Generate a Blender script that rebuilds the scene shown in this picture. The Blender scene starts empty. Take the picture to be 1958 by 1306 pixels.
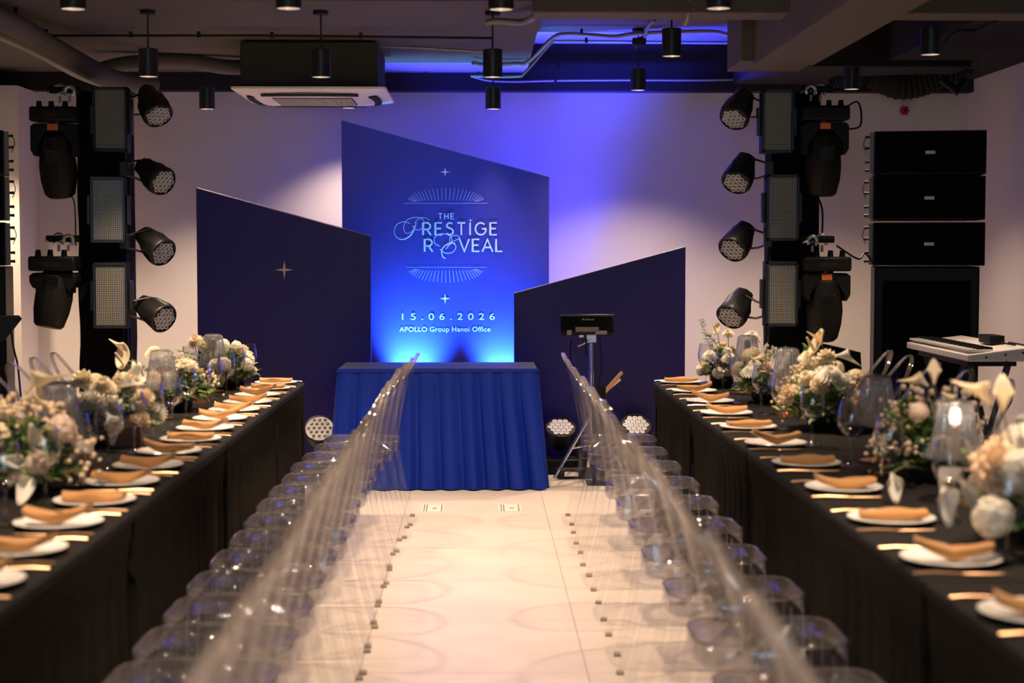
import bpy, math, random
from mathutils import Vector, Matrix, Euler
PI = math.pi
sc = bpy.context.scene
COL = sc.collection

# ------------------------------------------------------------------ camera
FPX = 3100.0
cam_d = bpy.data.cameras.new('camera')
cam = bpy.data.objects.new('camera', cam_d); COL.objects.link(cam)
cam_d.sensor_width = 36.0
cam_d.lens = FPX * 36.0 / 1958.0
cam.location = (0, 0, 1.47)
cam.rotation_euler = (math.radians(90 - 3.157), 0, math.radians(-1.183))
cam_d.clip_start = 0.05
cam_d.dof.use_dof = True
cam_d.dof.focus_distance = 10.0
cam_d.dof.aperture_fstop = 2.5
sc.camera = cam

# ------------------------------------------------------------------ world, exposure
w = bpy.data.worlds.new('world'); sc.world = w
w.use_nodes = True
w.node_tree.nodes['Background'].inputs[0].default_value = (0.35, 0.42, 0.6, 1)
w.node_tree.nodes['Background'].inputs[1].default_value = 0.05
sc.view_settings.view_transform = 'Standard'
sc.view_settings.look = 'None'
sc.view_settings.exposure = 0.0
sc.view_settings.gamma = 1.0
sc.view_settings.use_curve_mapping = False
sc.cycles.transparent_max_bounces = 96
sc.cycles.max_bounces = 8
sc.cycles.sample_clamp_indirect = 6.0
sc.cycles.caustics_reflective = False
sc.cycles.caustics_refractive = False

WARM = (1.0, 0.74, 0.52)
K_DOWN = 225.0        # watts of the downlights over the room

def light(name, kind, loc, direction, energy, color, size=0.05, angle=60, blend=0.6, parent=None):
    d = bpy.data.lights.new(name, kind)
    d.energy = energy; d.color = color
    if kind == 'SPOT':
        d.spot_size = math.radians(angle); d.spot_blend = blend; d.shadow_soft_size = size
    elif kind == 'AREA':
        d.size = size
    else:
        d.shadow_soft_size = size
    o = bpy.data.objects.new(name, d); COL.objects.link(o)
    o.location = loc
    o.rotation_euler = Vector(direction).to_track_quat('-Z', 'Y').to_euler()
    if parent: o.parent = parent
    return o

# blue wash behind the tall panel and blue uplights in front of it
light('blue_wash_light', 'SPOT', (0.56, 11.52, 0.30), (0.02, 0.0, 1.0), 900, (0.05, 0.045, 1.0), 0.06, 52, 1.0)
light('blue_wash_light', 'SPOT', (0.10, 11.42, 0.35), (0.34, -0.10, 1.0), 8500, (0.03, 0.045, 1.0), 0.06, 44, 1.0)
light('blue_wash_light', 'SPOT', (-0.20, 11.42, 0.35), (0.02, -0.10, 1.0), 6500, (0.03, 0.045, 1.0), 0.06, 40, 1.0)
light('blue_uplight', 'SPOT', (-0.48, 11.12, 0.48), (0.10, 0.50, 1.0), 640, (0.05, 0.34, 1.0), 0.04, 86, 1.0)
light('blue_uplight', 'SPOT', (0.17, 11.12, 0.48), (-0.04, 0.50, 1.0), 520, (0.05, 0.31, 1.0), 0.04, 80, 1.0)

# ------------------------------------------------------------------ helpers
CR = cam.rotation_euler.to_matrix()
def P(px, py, Y):
    """world point on the plane y = Y that the photograph shows at (px, py)"""
    d = CR @ Vector(((px - 979) / FPX, (653 - py) / FPX, -1))
    return Vector((0, 0, 1.47)) + d * (Y / d.y)

MATS = {}
def mat(name, color, rough=0.6, metal=0.0, spec=0.5, emit=None, estr=0.0, noise=0.0, nscale=8.0, bump=0.0, coat=0.0, sheen=0.0, trans=0.0):
    if name in MATS: return MATS[name]
    m = bpy.data.materials.new(name); m.use_nodes = True
    nt = m.node_tree; b = nt.nodes['Principled BSDF']
    b.inputs['Base Color'].default_value = (*color, 1)
    b.inputs['Roughness'].default_value = rough
    b.inputs['Metallic'].default_value = metal
    b.inputs['Specular IOR Level'].default_value = spec
    b.inputs['Coat Weight'].default_value = coat
    b.inputs['Sheen Weight'].default_value = sheen
    if emit:
        b.inputs['Emission Color'].default_value = (*emit, 1)
        b.inputs['Emission Strength'].default_value = estr
    tc = nt.nodes.new('ShaderNodeTexCoord')
    nz = nt.nodes.new('ShaderNodeTexNoise'); nz.inputs['Scale'].default_value = nscale
    nz.inputs['Detail'].default_value = 4
    nt.links.new(tc.outputs['Object'], nz.inputs['Vector'])
    if noise > 0:
        mx = nt.nodes.new('ShaderNodeMix'); mx.data_type = 'RGBA'
        mx.inputs[6].default_value = (*[c * (1 - noise) for c in color], 1)
        mx.inputs[7].default_value = (*[min(1, c * (1 + noise)) for c in color], 1)
        nt.links.new(nz.outputs['Fac'], mx.inputs[0])
        nt.links.new(mx.outputs[2], b.inputs['Base Color'])
    if bump > 0:
        bp = nt.nodes.new('ShaderNodeBump'); bp.inputs['Strength'].default_value = bump
        bp.inputs['Distance'].default_value = 0.01
        nt.links.new(nz.outputs['Fac'], bp.inputs['Height'])
        nt.links.new(bp.outputs['Normal'], b.inputs['Normal'])
    MATS[name] = m
    return m

def clear(name, tint, base=0.04, gain=0.7, power=3.0, rough=0.03, haze=0.0, hazecol=(0.8, 0.8, 0.85)):
    """clear plastic or thin glass: see-through with an angle-dependent mirror"""
    if name in MATS: return MATS[name]
    m = bpy.data.materials.new(name); m.use_nodes = True
    nt = m.node_tree; nt.nodes.clear()
    out = nt.nodes.new('ShaderNodeOutputMaterial')
    tr = nt.nodes.new('ShaderNodeBsdfTransparent'); tr.inputs[0].default_value = (*tint, 1)
    gl = nt.nodes.new('ShaderNodeBsdfGlossy'); gl.inputs['Roughness'].default_value = rough
    lw = nt.nodes.new('ShaderNodeLayerWeight'); lw.inputs[0].default_value = 0.5
    pw = nt.nodes.new('ShaderNodeMath'); pw.operation = 'POWER'; pw.inputs[1].default_value = power
    ml = nt.nodes.new('ShaderNodeMath'); ml.operation = 'MULTIPLY_ADD'
    ml.inputs[1].default_value = gain; ml.inputs[2].default_value = base; ml.use_clamp = True
    mx = nt.nodes.new('ShaderNodeMixShader')
    L = nt.links.new
    L(lw.outputs['Facing'], pw.inputs[0]); L(pw.outputs[0], ml.inputs[0]); L(ml.outputs[0], mx.inputs[0])
    L(gl.outputs[0], mx.inputs[2])
    if haze > 0:
        df = nt.nodes.new('ShaderNodeBsdfDiffuse'); df.inputs[0].default_value = (*hazecol, 1)
        tl = nt.nodes.new('ShaderNodeBsdfTranslucent'); tl.inputs[0].default_value = (*hazecol, 1)
        m1 = nt.nodes.new('ShaderNodeMixShader'); m1.inputs[0].default_value = 0.5
        m2 = nt.nodes.new('ShaderNodeMixShader'); m2.inputs[0].default_value = haze
        L(df.outputs[0], m1.inputs[1]); L(tl.outputs[0], m1.inputs[2])
        L(tr.outputs[0], m2.inputs[1]); L(m1.outputs[0], m2.inputs[2])
        L(m2.outputs[0], mx.inputs[1])
    else:
        L(tr.outputs[0], mx.inputs[1])
    L(mx.outputs[0], out.inputs[0])
    MATS[name] = m
    return m

class MB:
    def __init__(s): s.v = []; s.f = []; s.M = Matrix.Identity(4)
    def add(s, vs, fs):
        n = len(s.v)
        s.v += [tuple(s.M @ Vector(p)) for p in vs]
        s.f += [tuple(i + n for i in f) for f in fs]
        return s
    def box(s, c, d, R=None, taper=1.0, tapery=None):
        """box centred c, size d; the top face scaled by taper"""
        ty = taper if tapery is None else tapery
        vs = []
        for z in (-1, 1):
            k = taper if z > 0 else 1; ky = ty if z > 0 else 1
            for x, y in ((-1, -1), (1, -1), (1, 1), (-1, 1)):
                p = Vector((x * d[0] / 2 * k, y * d[1] / 2 * ky, z * d[2] / 2))
                if R is not None: p = R @ p
                vs.append(p + Vector(c))
        return s.add(vs, [(3, 2, 1, 0), (4, 5, 6, 7), (0, 1, 5, 4), (1, 2, 6, 5), (2, 3, 7, 6), (3, 0, 4, 7)])
    def tube(s, pts, r, n=8, cap=True, flat=1.0):
        pts = [Vector(p) for p in pts]; rs = r if isinstance(r, (list, tuple)) else [r] * len(pts)
        vs = []; fs = []
        up = None
        for i, p in enumerate(pts):
            t = (pts[min(i + 1, len(pts) - 1)] - pts[max(i - 1, 0)]).normalized()
            if up is None:
                up = Vector((0, 0, 1)) if abs(t.z) < 0.9 else Vector((1, 0, 0))
            a = t.cross(up)
            if a.length < 1e-5: a = t.cross(Vector((0, 1, 0)))
            a.normalize(); b = a.cross(t).normalized(); up = b
            for k in range(n):
                th = 2 * PI * k / n
                vs.append(p + a * math.cos(th) * rs[i] + b * math.sin(th) * rs[i] * flat)
        for i in range(len(pts) - 1):
            for k in range(n):
                k2 = (k + 1) % n
                fs.append((i * n + k, i * n + k2, (i + 1) * n + k2, (i + 1) * n + k))
        if cap:
            fs.append(tuple(range(n))); m = (len(pts) - 1) * n
            fs.append(tuple(reversed(range(m, m + n))))
        return s.add(vs, fs)
    def lathe(s, prof, n=24, a0=0, rib=0, ribamp=0):
        """profile of (r, z) turned about z"""
        vs = []; fs = []
        for r, z in prof:
            for k in range(n):
                th = 2 * PI * k / n
                rr = r * (1 + (ribamp * math.cos(rib * th) if rib else 0))
                vs.append((rr * math.cos(th), rr * math.sin(th), z))
        for i in range(len(prof) - 1):
            for k in range(n):
                k2 = (k + 1) % n
                fs.append((i * n + k, i * n + k2, (i + 1) * n + k2, (i + 1) * n + k))
        return s.add(vs, fs)
    def disc(s, c, r, nrm=(0, 0, 1), n=16):
        nrm = Vector(nrm).normalized(); a = nrm.orthogonal().normalized(); b = nrm.cross(a)
        return s.add([Vector(c) + a * r * math.cos(2 * PI * k / n) + b * r * math.sin(2 * PI * k / n) for k in range(n)], [tuple(range(n))])
    def prism(s, poly, y0, y1):
        """polygon of (x, z) extruded along y"""
        n = len(poly)
        vs = [(x, y0, z) for x, z in poly] + [(x, y1, z) for x, z in poly]
        fs = [tuple(range(n)), tuple(reversed(range(n, 2 * n)))]
        for i in range(n):
            j = (i + 1) % n
            fs.append((i, i + n, j + n, j))
        return s.add(vs, fs)
    def grid(s, fn, nu, nv, closed=False):
        vs = [fn(i / nu, j / nv) for j in range(nv + 1) for i in range(nu + 1)]
        fs = [(j * (nu + 1) + i, j * (nu + 1) + i + 1, (j + 1) * (nu + 1) + i + 1, (j + 1) * (nu + 1) + i) for j in range(nv) for i in range(nu)]
        return s.add(vs, fs)
    def ball(s, c, r, n=10, m=6, sc_=(1, 1, 1)):
        vs = []; fs = []
        for j in range(m + 1):
            ph = PI * j / m
            for k in range(n):
                th = 2 * PI * k / n
                vs.append((c[0] + r * sc_[0] * math.sin(ph) * math.cos(th), c[1] + r * sc_[1] * math.sin(ph) * math.sin(th), c[2] + r * sc_[2] * math.cos(ph)))
        for j in range(m):
            for k in range(n):
                k2 = (k + 1) % n
                fs.append((j * n + k, (j + 1) * n + k, (j + 1) * n + k2, j * n + k2))
        return s.add(vs, fs)
    def build(s, name, m, parent=None, loc=(0, 0, 0), rot=(0, 0, 0), smooth=40, bevel=0, solid=0):
        me = bpy.data.meshes.new(name)
        me.from_pydata(s.v, [], s.f)
        me.validate(); me.update()
        if smooth:
            me.shade_smooth(); me.set_sharp_from_angle(angle=math.radians(smooth))
        me.materials.append(m)
        o = bpy.data.objects.new(name, me); COL.objects.link(o)
        o.location = loc; o.rotation_euler = rot
        if solid:
            md = o.modifiers.new('solid', 'SOLIDIFY'); md.thickness = solid; md.offset = 0
        if bevel:
            md = o.modifiers.new('bevel', 'BEVEL'); md.width = bevel; md.segments = 2; md.limit_method = 'ANGLE'
        if parent: o.parent = parent
        return o

def tag(o, label=None, cat=None, group=None, kind=None):
    if label: o['label'] = label
    if cat: o['category'] = cat
    if group: o['group'] = group
    if kind: o['kind'] = kind
    return o
def empty(name, loc=(0, 0, 0), rz=0.0, label=None, cat=None, group=None, rot=None):
    o = bpy.data.objects.new(name, None); COL.objects.link(o)
    o.empty_display_size = 0.05
    o.location = loc; o.rotation_euler = rot if rot else (0, 0, rz)
    return tag(o, label, cat, group)
def copy_tree(o, parent=None):
    c = o.copy(); COL.objects.link(c)
    if parent: c.parent = parent
    for ch in list(o.children): copy_tree(ch, c)
    return c
def struct(name, mb, m, **k): return tag(mb.build(name, m, **k), kind='structure')
ORD = ['nearest', 'second', 'third', 'fourth', 'fifth', 'sixth', 'seventh', 'eighth', 'ninth', 'tenth', 'eleventh', 'twelfth', 'thirteenth',
       'fourteenth', 'fifteenth', 'sixteenth', 'seventeenth', 'eighteenth', 'nineteenth', 'twentieth']
def nth(k): return 'first' if k == 0 else ORD[k]

# ------------------------------------------------------------------ materials
m_wall = mat('white_wall_paint', (0.66, 0.61, 0.56), 0.85, noise=0.03, nscale=3, bump=0.02)
m_ceil = mat('brown_grey_ceiling_paint', (0.085, 0.072, 0.058), 0.9, noise=0.12, nscale=2.5)
m_beam = mat('taupe_beam_paint', (0.105, 0.088, 0.070), 0.85, noise=0.10, nscale=4)
m_dark = mat('dark_charcoal_paint', (0.020, 0.018, 0.020), 0.85, spec=0.2)
m_black = mat('black_plastic', (0.006, 0.006, 0.0065), 0.5, spec=0.2)
m_blackm = mat('black_metal', (0.014, 0.014, 0.015), 0.35, spec=0.6)
m_cloth = mat('black_cloth', (0.004, 0.004, 0.0045), 0.95, noise=0.3, nscale=30, bump=0.1, spec=0.15)
m_bag = mat('black_rain_cover', (0.016, 0.015, 0.015), 0.42, bump=0.6, nscale=14)
m_table = mat('charcoal_table_linen', (0.017, 0.0155, 0.015), 0.85, noise=0.15, nscale=60, bump=0.15, spec=0.06)
m_skirt = mat('black_table_skirt', (0.020, 0.018, 0.016), 1.0, noise=0.2, nscale=40, spec=0.0)
m_blue = mat('royal_blue_satin', (0.002, 0.020, 0.27), 0.5, spec=0.25, noise=0.08, nscale=20)
m_bluetop = mat('dark_blue_table_top', (0.025, 0.03, 0.06), 0.6)
m_chrome = mat('chrome', (0.72, 0.72, 0.74), 0.2, 1.0)
m_alu = mat('cast_aluminium', (0.5, 0.5, 0.5), 0.35, 1.0)
m_steel = mat('galvanised_steel', (0.25, 0.23, 0.21), 0.55, 0.4)
m_gold = mat('rose_gold_cutlery', (0.80, 0.50, 0.30), 0.34, 1.0)
m_copper = mat('copper', (0.85, 0.42, 0.2), 0.3, 1.0)
m_plate = mat('white_porcelain', (0.82, 0.79, 0.76), 0.18, spec=0.6)
m_napkin = mat('ochre_napkin_linen', (0.42, 0.20, 0.06), 0.9, noise=0.08, nscale=50, bump=0.1, sheen=0.2)
m_white = mat('white_plastic', (0.86, 0.80, 0.74), 0.45)
m_wood = mat('terracotta_brown_box', (0.16, 0.06, 0.035), 0.6, noise=0.2)
m_stick = mat('brown_wood', (0.45, 0.25, 0.12), 0.5)
m_orange = mat('orange_sticker', (0.75, 0.16, 0.03), 0.6)
m_red = mat('red_alarm_plastic', (0.42, 0.01, 0.02), 0.4)
m_refl = mat('lamp_reflector', (0.9, 0.85, 0.8), 0.25, 0.7, emit=(1.0, 0.80, 0.6), estr=0.45)
m_lens = mat('white_lens_ring', (0.62, 0.60, 0.62), 0.25, spec=0.8)
m_lensd = mat('grey_lens_glass', (0.10, 0.10, 0.105), 0.15, spec=0.8)
m_print = mat('lavender_white_print', (0.80, 0.74, 0.86), 0.5)
m_raysp = mat('pale_lavender_print', (0.42, 0.40, 0.70), 0.5)
m_goldp = mat('pale_gold_print', (0.75, 0.60, 0.42), 0.5)
m_acry = clear('clear_acrylic', (0.972, 0.972, 0.976), 0.03, 0.55, 9.0, 0.03)
m_seat = clear('clear_acrylic_seat', (0.90, 0.90, 0.93), 0.05, 0.18, 2.0, 0.05, haze=0.06, hazecol=(0.36, 0.34, 0.37))
m_acryrim = clear('clear_acrylic_edge', (0.86, 0.85, 0.85), 0.10, 0.50, 1.6, 0.05, haze=0.09, hazecol=(0.80, 0.74, 0.70))  # beige haze colour imitates the floor mirrored along the edges
m_glass = clear('wine_glass', (0.95, 0.955, 0.96), 0.05, 0.85, 2.2, 0.02)
m_shade = clear('ribbed_glass_shade', (0.88, 0.88, 0.91), 0.14, 0.8, 1.4, 0.08, haze=0.26, hazecol=(0.92, 0.90, 0.92))

def translucent(m, k):
    nt = m.node_tree; b = nt.nodes['Principled BSDF']; out = [n for n in nt.nodes if n.type == 'OUTPUT_MATERIAL'][0]
    tl = nt.nodes.new('ShaderNodeBsdfTranslucent'); mx = nt.nodes.new('ShaderNodeMixShader'); mx.inputs[0].default_value = k
    lk = b.inputs['Base Color'].links
    if lk: nt.links.new(lk[0].from_socket, tl.inputs[0])
    else: tl.inputs[0].default_value = b.inputs['Base Color'].default_value
    nt.links.new(b.outputs[0], mx.inputs[1]); nt.links.new(tl.outputs[0], mx.inputs[2]); nt.links.new(mx.outputs[0], out.inputs[0])
    return m
def led_material():
    m = bpy.data.materials.new('led_cell_grid'); m.use_nodes = True
    nt = m.node_tree; b = nt.nodes['Principled BSDF']; L = nt.links.new
    tc = nt.nodes.new('ShaderNodeTexCoord'); sp = nt.nodes.new('ShaderNodeSeparateXYZ')
    L(tc.outputs['Object'], sp.inputs[0])
    def m2(op, a, bb):
        n = nt.nodes.new('ShaderNodeMath'); n.operation = op
        for i, q in enumerate((a, bb)):
            if isinstance(q, float): n.inputs[i].default_value = q
            elif q is not None: L(q, n.inputs[i])
        return n.outputs[0]
    res = None
    for ax in (0, 2):
        fr = m2('FRACT', m2('MULTIPLY', sp.outputs[ax], 95.0), None)
        g = m2('GREATER_THAN', fr, 0.34)
        res = g if res is None else m2('MULTIPLY', res, g)
    band = m2('LESS_THAN', m2('ABSOLUTE', sp.outputs[0], None), 0.012)
    mc = nt.nodes.new('ShaderNodeMix'); mc.data_type = 'RGBA'
    mc.inputs[6].default_value = (0.40, 0.38, 0.34, 1); mc.inputs[7].default_value = (0.42, 0.38, 0.22, 1)
    L(band, mc.inputs[0])
    mx = nt.nodes.new('ShaderNodeMix'); mx.data_type = 'RGBA'
    mx.inputs[6].default_value = (0.012, 0.012, 0.012, 1)
    L(mc.outputs[2], mx.inputs[7]); L(res, mx.inputs[0]); L(mx.outputs[2], b.inputs['Base Color'])
    b.inputs['Roughness'].default_value = 0.3
    b.inputs['Coat Weight'].default_value = 0.4
    return m
m_led = led_material()

def floor_material():
    m = bpy.data.materials.new('cream_floor_tiles'); m.use_nodes = True
    nt = m.node_tree; b = nt.nodes['Principled BSDF']; L = nt.links.new
    tc = nt.nodes.new('ShaderNodeTexCoord')
    mp = nt.nodes.new('ShaderNodeMapping'); mp.inputs['Location'].default_value = (0.42, 0.0, 0)
    L(tc.outputs['Object'], mp.inputs[0])
    br = nt.nodes.new('ShaderNodeTexBrick'); br.offset = 0.0
    br.inputs['Scale'].default_value = 1.0; br.inputs['Brick Width'].default_value = 0.8; br.inputs['Row Height'].default_value = 0.8
    br.inputs['Mortar Size'].default_value = 0.0025; br.inputs['Mortar Smooth'].default_value = 0.3
    br.inputs['Color1'].default_value = (0.58, 0.50, 0.43, 1); br.inputs['Color2'].default_value = (0.60, 0.52, 0.45, 1)
    br.inputs['Mortar'].default_value = (0.34, 0.29, 0.25, 1)
    L(mp.outputs[0], br.inputs[0])
    nz = nt.nodes.new('ShaderNodeTexNoise'); nz.inputs['Scale'].default_value = 2.2; nz.inputs['Detail'].default_value = 6; nz.inputs['Distortion'].default_value = 1.5
    L(tc.outputs['Object'], nz.inputs['Vector'])
    mx = nt.nodes.new('ShaderNodeMix'); mx.data_type = 'RGBA'; mx.blend_type = 'MULTIPLY'; mx.inputs[0].default_value = 0.22
    cr = nt.nodes.new('ShaderNodeValToRGB'); cr.color_ramp.elements[0].position = 0.35; cr.color_ramp.elements[0].color = (0.62, 0.60, 0.58, 1); cr.color_ramp.elements[1].position = 0.62
    L(nz.outputs['Fac'], cr.inputs[0]); L(br.outputs[0], mx.inputs[6]); L(cr.outputs[0], mx.inputs[7]); L(mx.outputs[2], b.inputs['Base Color'])
    b.inputs['Roughness'].default_value = 0.32
    return m
m_floor = floor_material()

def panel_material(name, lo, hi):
    """printed vinyl: deep blue with a slightly lighter blue mixed in by noise and a fine weave"""
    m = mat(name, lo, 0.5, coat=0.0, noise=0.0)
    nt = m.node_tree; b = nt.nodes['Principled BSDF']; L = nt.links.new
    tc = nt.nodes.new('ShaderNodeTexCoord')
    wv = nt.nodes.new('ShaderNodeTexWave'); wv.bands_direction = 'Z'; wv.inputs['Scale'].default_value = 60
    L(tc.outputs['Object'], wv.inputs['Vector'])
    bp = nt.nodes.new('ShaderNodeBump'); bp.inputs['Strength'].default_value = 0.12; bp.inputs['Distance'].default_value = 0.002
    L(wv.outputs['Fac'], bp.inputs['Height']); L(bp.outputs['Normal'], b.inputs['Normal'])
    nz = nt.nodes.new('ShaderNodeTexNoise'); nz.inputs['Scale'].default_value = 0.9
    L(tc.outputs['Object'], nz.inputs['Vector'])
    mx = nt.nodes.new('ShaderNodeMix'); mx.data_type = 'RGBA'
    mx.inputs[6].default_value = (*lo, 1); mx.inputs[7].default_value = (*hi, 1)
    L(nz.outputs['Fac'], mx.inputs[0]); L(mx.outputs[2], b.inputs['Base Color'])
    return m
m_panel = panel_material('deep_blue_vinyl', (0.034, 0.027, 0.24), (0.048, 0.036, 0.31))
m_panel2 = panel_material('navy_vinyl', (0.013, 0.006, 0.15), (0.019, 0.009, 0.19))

# ------------------------------------------------------------------ room shell
XW, YW, XL = 3.62, 12.0, -3.75
struct('floor', MB().box((0, 4.5, -0.05), (7.8, 16, 0.1)), m_floor, smooth=0)
struct('wall_back', MB().box((-0.05, YW + 0.1, 1.6), (7.6, 0.2, 3.2)), m_wall, smooth=0)
struct('wall_right', MB().box((XW + 0.1, 4.5, 1.6), (0.2, 15.2, 3.2)), m_wall, smooth=0)
struct('wall_left', MB().box((XL - 0.1, 4.5, 1.6), (0.2, 15.2, 3.2)), m_wall, smooth=0)
struct('trim_1', MB().box(((XL - 3.24) / 2, 11.775, 1.32), (-3.24 - XL, 0.45, 2.64)), m_wall, smooth=0)
wr = MB()
wr.box((0, -3.1, 0.45), (7.6, 0.2, 0.9)); wr.box((0, -3.1, 2.75), (7.6, 0.2, 0.9))
for x0, x1 in ((-3.8, -1.45), (-0.55, 0.55), (1.45, 3.8)): wr.box(((x0 + x1) / 2, -3.1, 1.6), (x1 - x0, 0.2, 1.4))
struct('wall_rear', wr, m_wall, smooth=0)
m_day = mat('daylight_window_pane', (0.6, 0.75, 0.9), 0.2, emit=(0.50, 0.78, 1.0), estr=13.0)
for k, x in enumerate((-1.0, 1.0)):
    wn = MB()
    for dx in (-0.44, 0, 0.44): wn.box((x + dx, -3.05, 1.6), (0.05, 0.08, 1.4))
    for z in (0.93, 2.27): wn.box((x, -3.05, z), (0.9, 0.08, 0.06))
    f = struct('window_%d' % (k + 1), wn, m_dark, smooth=0)
    MB().box((x, -3.1, 1.6), (0.88, 0.02, 1.38)).build('pane', m_day, f, smooth=0)
# ceiling: lower slab on the left, higher bay on the right
struct('ceiling', MB().box(((0.27 + XL) / 2, 4.5, 2.87), (0.27 - XL, 15.2, 0.20)), m_ceil, smooth=0)
struct('ceiling', MB().box(((0.27 + XW) / 2, 4.5, 3.08), (XW - 0.27, 15.2, 0.20)), m_ceil, smooth=0)
struct('trim_9', MB().box((0.31, 4.5, 2.90), (0.08, 15.2, 0.26)), m_ceil, smooth=0)
struct('trim_2', MB().box(((XL + 0.27) / 2, 11.93, 2.705), (0.27 - XL, 0.14, 0.13)).box(((XW + 0.27) / 2, 11.93, 2.81), (XW - 0.27, 0.14, 0.34)), m_dark, smooth=0)
struct('trim_3', MB().box((-1.75, 7.5, 2.72), (4.0, 0.42, 0.14)), m_dark, smooth=0)
struct('trim_4', MB().box((1.94, 8.12, 2.82), (3.34, 0.24, 0.36)), m_beam, smooth=0, bevel=0.008)
struct('trim_5', MB().box((1.69, 3.2, 2.75), (0.33, 11.6, 0.50)), m_beam, smooth=0, bevel=0.008)
struct('trim_6', MB().box((1.66, 9.25, 2.74), (0.42, 0.50, 0.44)), m_beam, smooth=0, bevel=0.008)
struct('trim_7', MB().box((3.16, 4.5, 2.87), (0.92, 15.0, 0.28)), m_dark, smooth=0)
struct('trim_8', MB().box((2.55, 11.3, 2.84), (1.4, 1.2, 0.3)), m_dark, smooth=0)

# ------------------------------------------------------------------ ducts, conduits
def pipe(name, pts, r, m, label, cat='pipe', n=10, clips=(), group=None):
    root = empty(name, pts[0], 0, label, cat, group)
    o = Vector(pts[0])
    MB().tube([Vector(p) - o for p in pts], r, n).build('pipe_run', m, root)
    for c in clips:
        MB().box(Vector(c) - o, (0.018, 0.02, 0.035)).build('clip', m_dark, root, smooth=0)
    return root
def smoothpath(pts, k=6):
    pts = [Vector(p) for p in pts]; out = []
    for i in range(len(pts) - 1):
        p0 = pts[max(i - 1, 0)]; p1 = pts[i]; p2 = pts[i + 1]; p3 = pts[min(i + 2, len(pts) - 1)]
        for j in range(k):
            t = j / k
            out.append(0.5 * ((2 * p1) + (-p0 + p2) * t + (2 * p0 - 5 * p1 + 4 * p2 - p3) * t * t + (-p0 + 3 * p1 - 3 * p2 + p3) * t ** 3))
    out.append(pts[-1]); return out
pipe('ceiling_duct', smoothpath([P(-60, 15, 8.2), P(20, 45, 8.7), P(110, 98, 9.4), P(215, 152, 10.2), P(290, 162, 10.6)]), 0.065, m_beam,
     'fat brown wrapped pipe running diagonally at the top left corner', 'pipe', 14, [P(30, 20, 8.7), P(88, 62, 9.3)])
pipe('ceiling_duct', smoothpath([P(-60, 42, 9.0), P(60, 92, 9.6), P(150, 140, 10.3), P(205, 160, 10.9)]), 0.035, m_steel,
     'thinner grey pipe below the fat diagonal pipe at top left', 'pipe', 10)
pipe('ceiling_duct', smoothpath([P(175, 140, 10.7), P(240, 122, 10.7), P(350, 117, 10.8), P(430, 128, 10.9), P(485, 128, 11.0)]), 0.05, m_beam,
     'brown pipe running sideways into the air conditioner from the left', 'pipe', 12, [P(350, 100, 10.8)])
pipe('conduit', [P(90, 68, 9.55), P(500, 68, 9.55), P(940, 73, 9.55)], 0.008, m_dark, 'thin dark conduit across the left ceiling above the pendants', 'conduit', 6,
     [P(250, 66, 9.55), P(380, 66, 9.55), P(520, 67, 9.55), P(690, 68, 9.55)])
pipe('conduit', [P(650, 86, 10.4), P(800, 91, 10.35), P(930, 99, 10.3)], 0.009, m_steel, 'short grey conduit sloping above the air conditioner to the right', 'conduit', 6)
pipe('conduit', [P(738, 135, 11.8), P(985, 137, 11.8)], 0.009, m_blackm, 'black conduit on the blue lit ceiling left of the middle pendant', 'conduit', 6, [P(815, 134, 11.8), P(915, 135, 11.8)])
pipe('conduit', smoothpath([P(905, 120, 10.9), P(925, 124, 11.0), P(985, 122, 11.0), P(1010, 118, 11.0), P(1058, 72, 10.9), P(1085, 65, 10.9), P(1130, 67, 10.9), P(1175, 70, 10.9), P(1220, 64, 10.9), P(1350, 60, 10.9), P(1390, 66, 10.9), P(1445, 85, 10.9)]),
     0.014, m_steel, 'upper bent grey conduit crossing the blue lit ceiling bay', 'conduit', 8, [P(1112, 60, 10.9)])
pipe('conduit', smoothpath([P(900, 145, 11.2), P(985, 146, 11.2), P(1005, 137, 11.2), P(1052, 84, 11.2), P(1070, 79, 11.2), P(1120, 79, 11.2), P(1300, 81, 11.2), P(1440, 82, 11.2)]),
     0.010, m_steel, 'lower bent grey conduit beneath the upper bent one in the bay', 'conduit', 8, [P(1121, 77, 11.2)])
pipe('conduit', smoothpath([P(905, 147, 11.83), P(935, 154, 11.83), P(985, 156, 11.83), P(1060, 154, 11.83), P(1200, 153, 11.83), P(1380, 153, 11.83), P(1420, 147, 11.83), P(1425, 120, 11.83)]),
     0.008, m_steel, 'long straight conduit along the dark band above the back wall', 'conduit', 8, [P(1062, 155, 11.83)])
pipe('conduit', smoothpath([P(1252, 38, 10.4), P(1240, 50, 10.6), P(1233, 70, 10.8)]), 0.012, m_steel, 'short curved grey hose joining the conduits under the beam', 'conduit', 8)
jb = empty('junction_box', P(1222, 80, 11.0), 0, 'small knotted cable junction box above the far right pendant', 'junction box')
MB().box((0, 0, 0), (0.09, 0.06, 0.05)).build('box_body', m_dark, jb, bevel=0.005)
MB().tube([(-0.05, 0, 0), (0.06, 0, 0.05)], 0.008).tube([(-0.02, 0, -0.04), (0.04, 0, 0.06)], 0.008).build('cable_ties', m_steel, jb)
pipe('conduit', smoothpath([P(928, 44, 8.8), P(952, 40, 8.8), P(1000, 42, 8.8), P(1030, 25, 8.4), P(1050, 5, 8.2)]), 0.018, m_steel, 'bent grey pipe beside the top middle pendant', 'conduit', 8)
pipe('conduit', smoothpath([P(1310, 46, 8.1), P(1316, 30, 8.05), P(1318, -10, 8.0)]), 0.014, m_steel, 'short vertical pipe stub hanging on the cross beam', 'conduit', 8)
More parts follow.
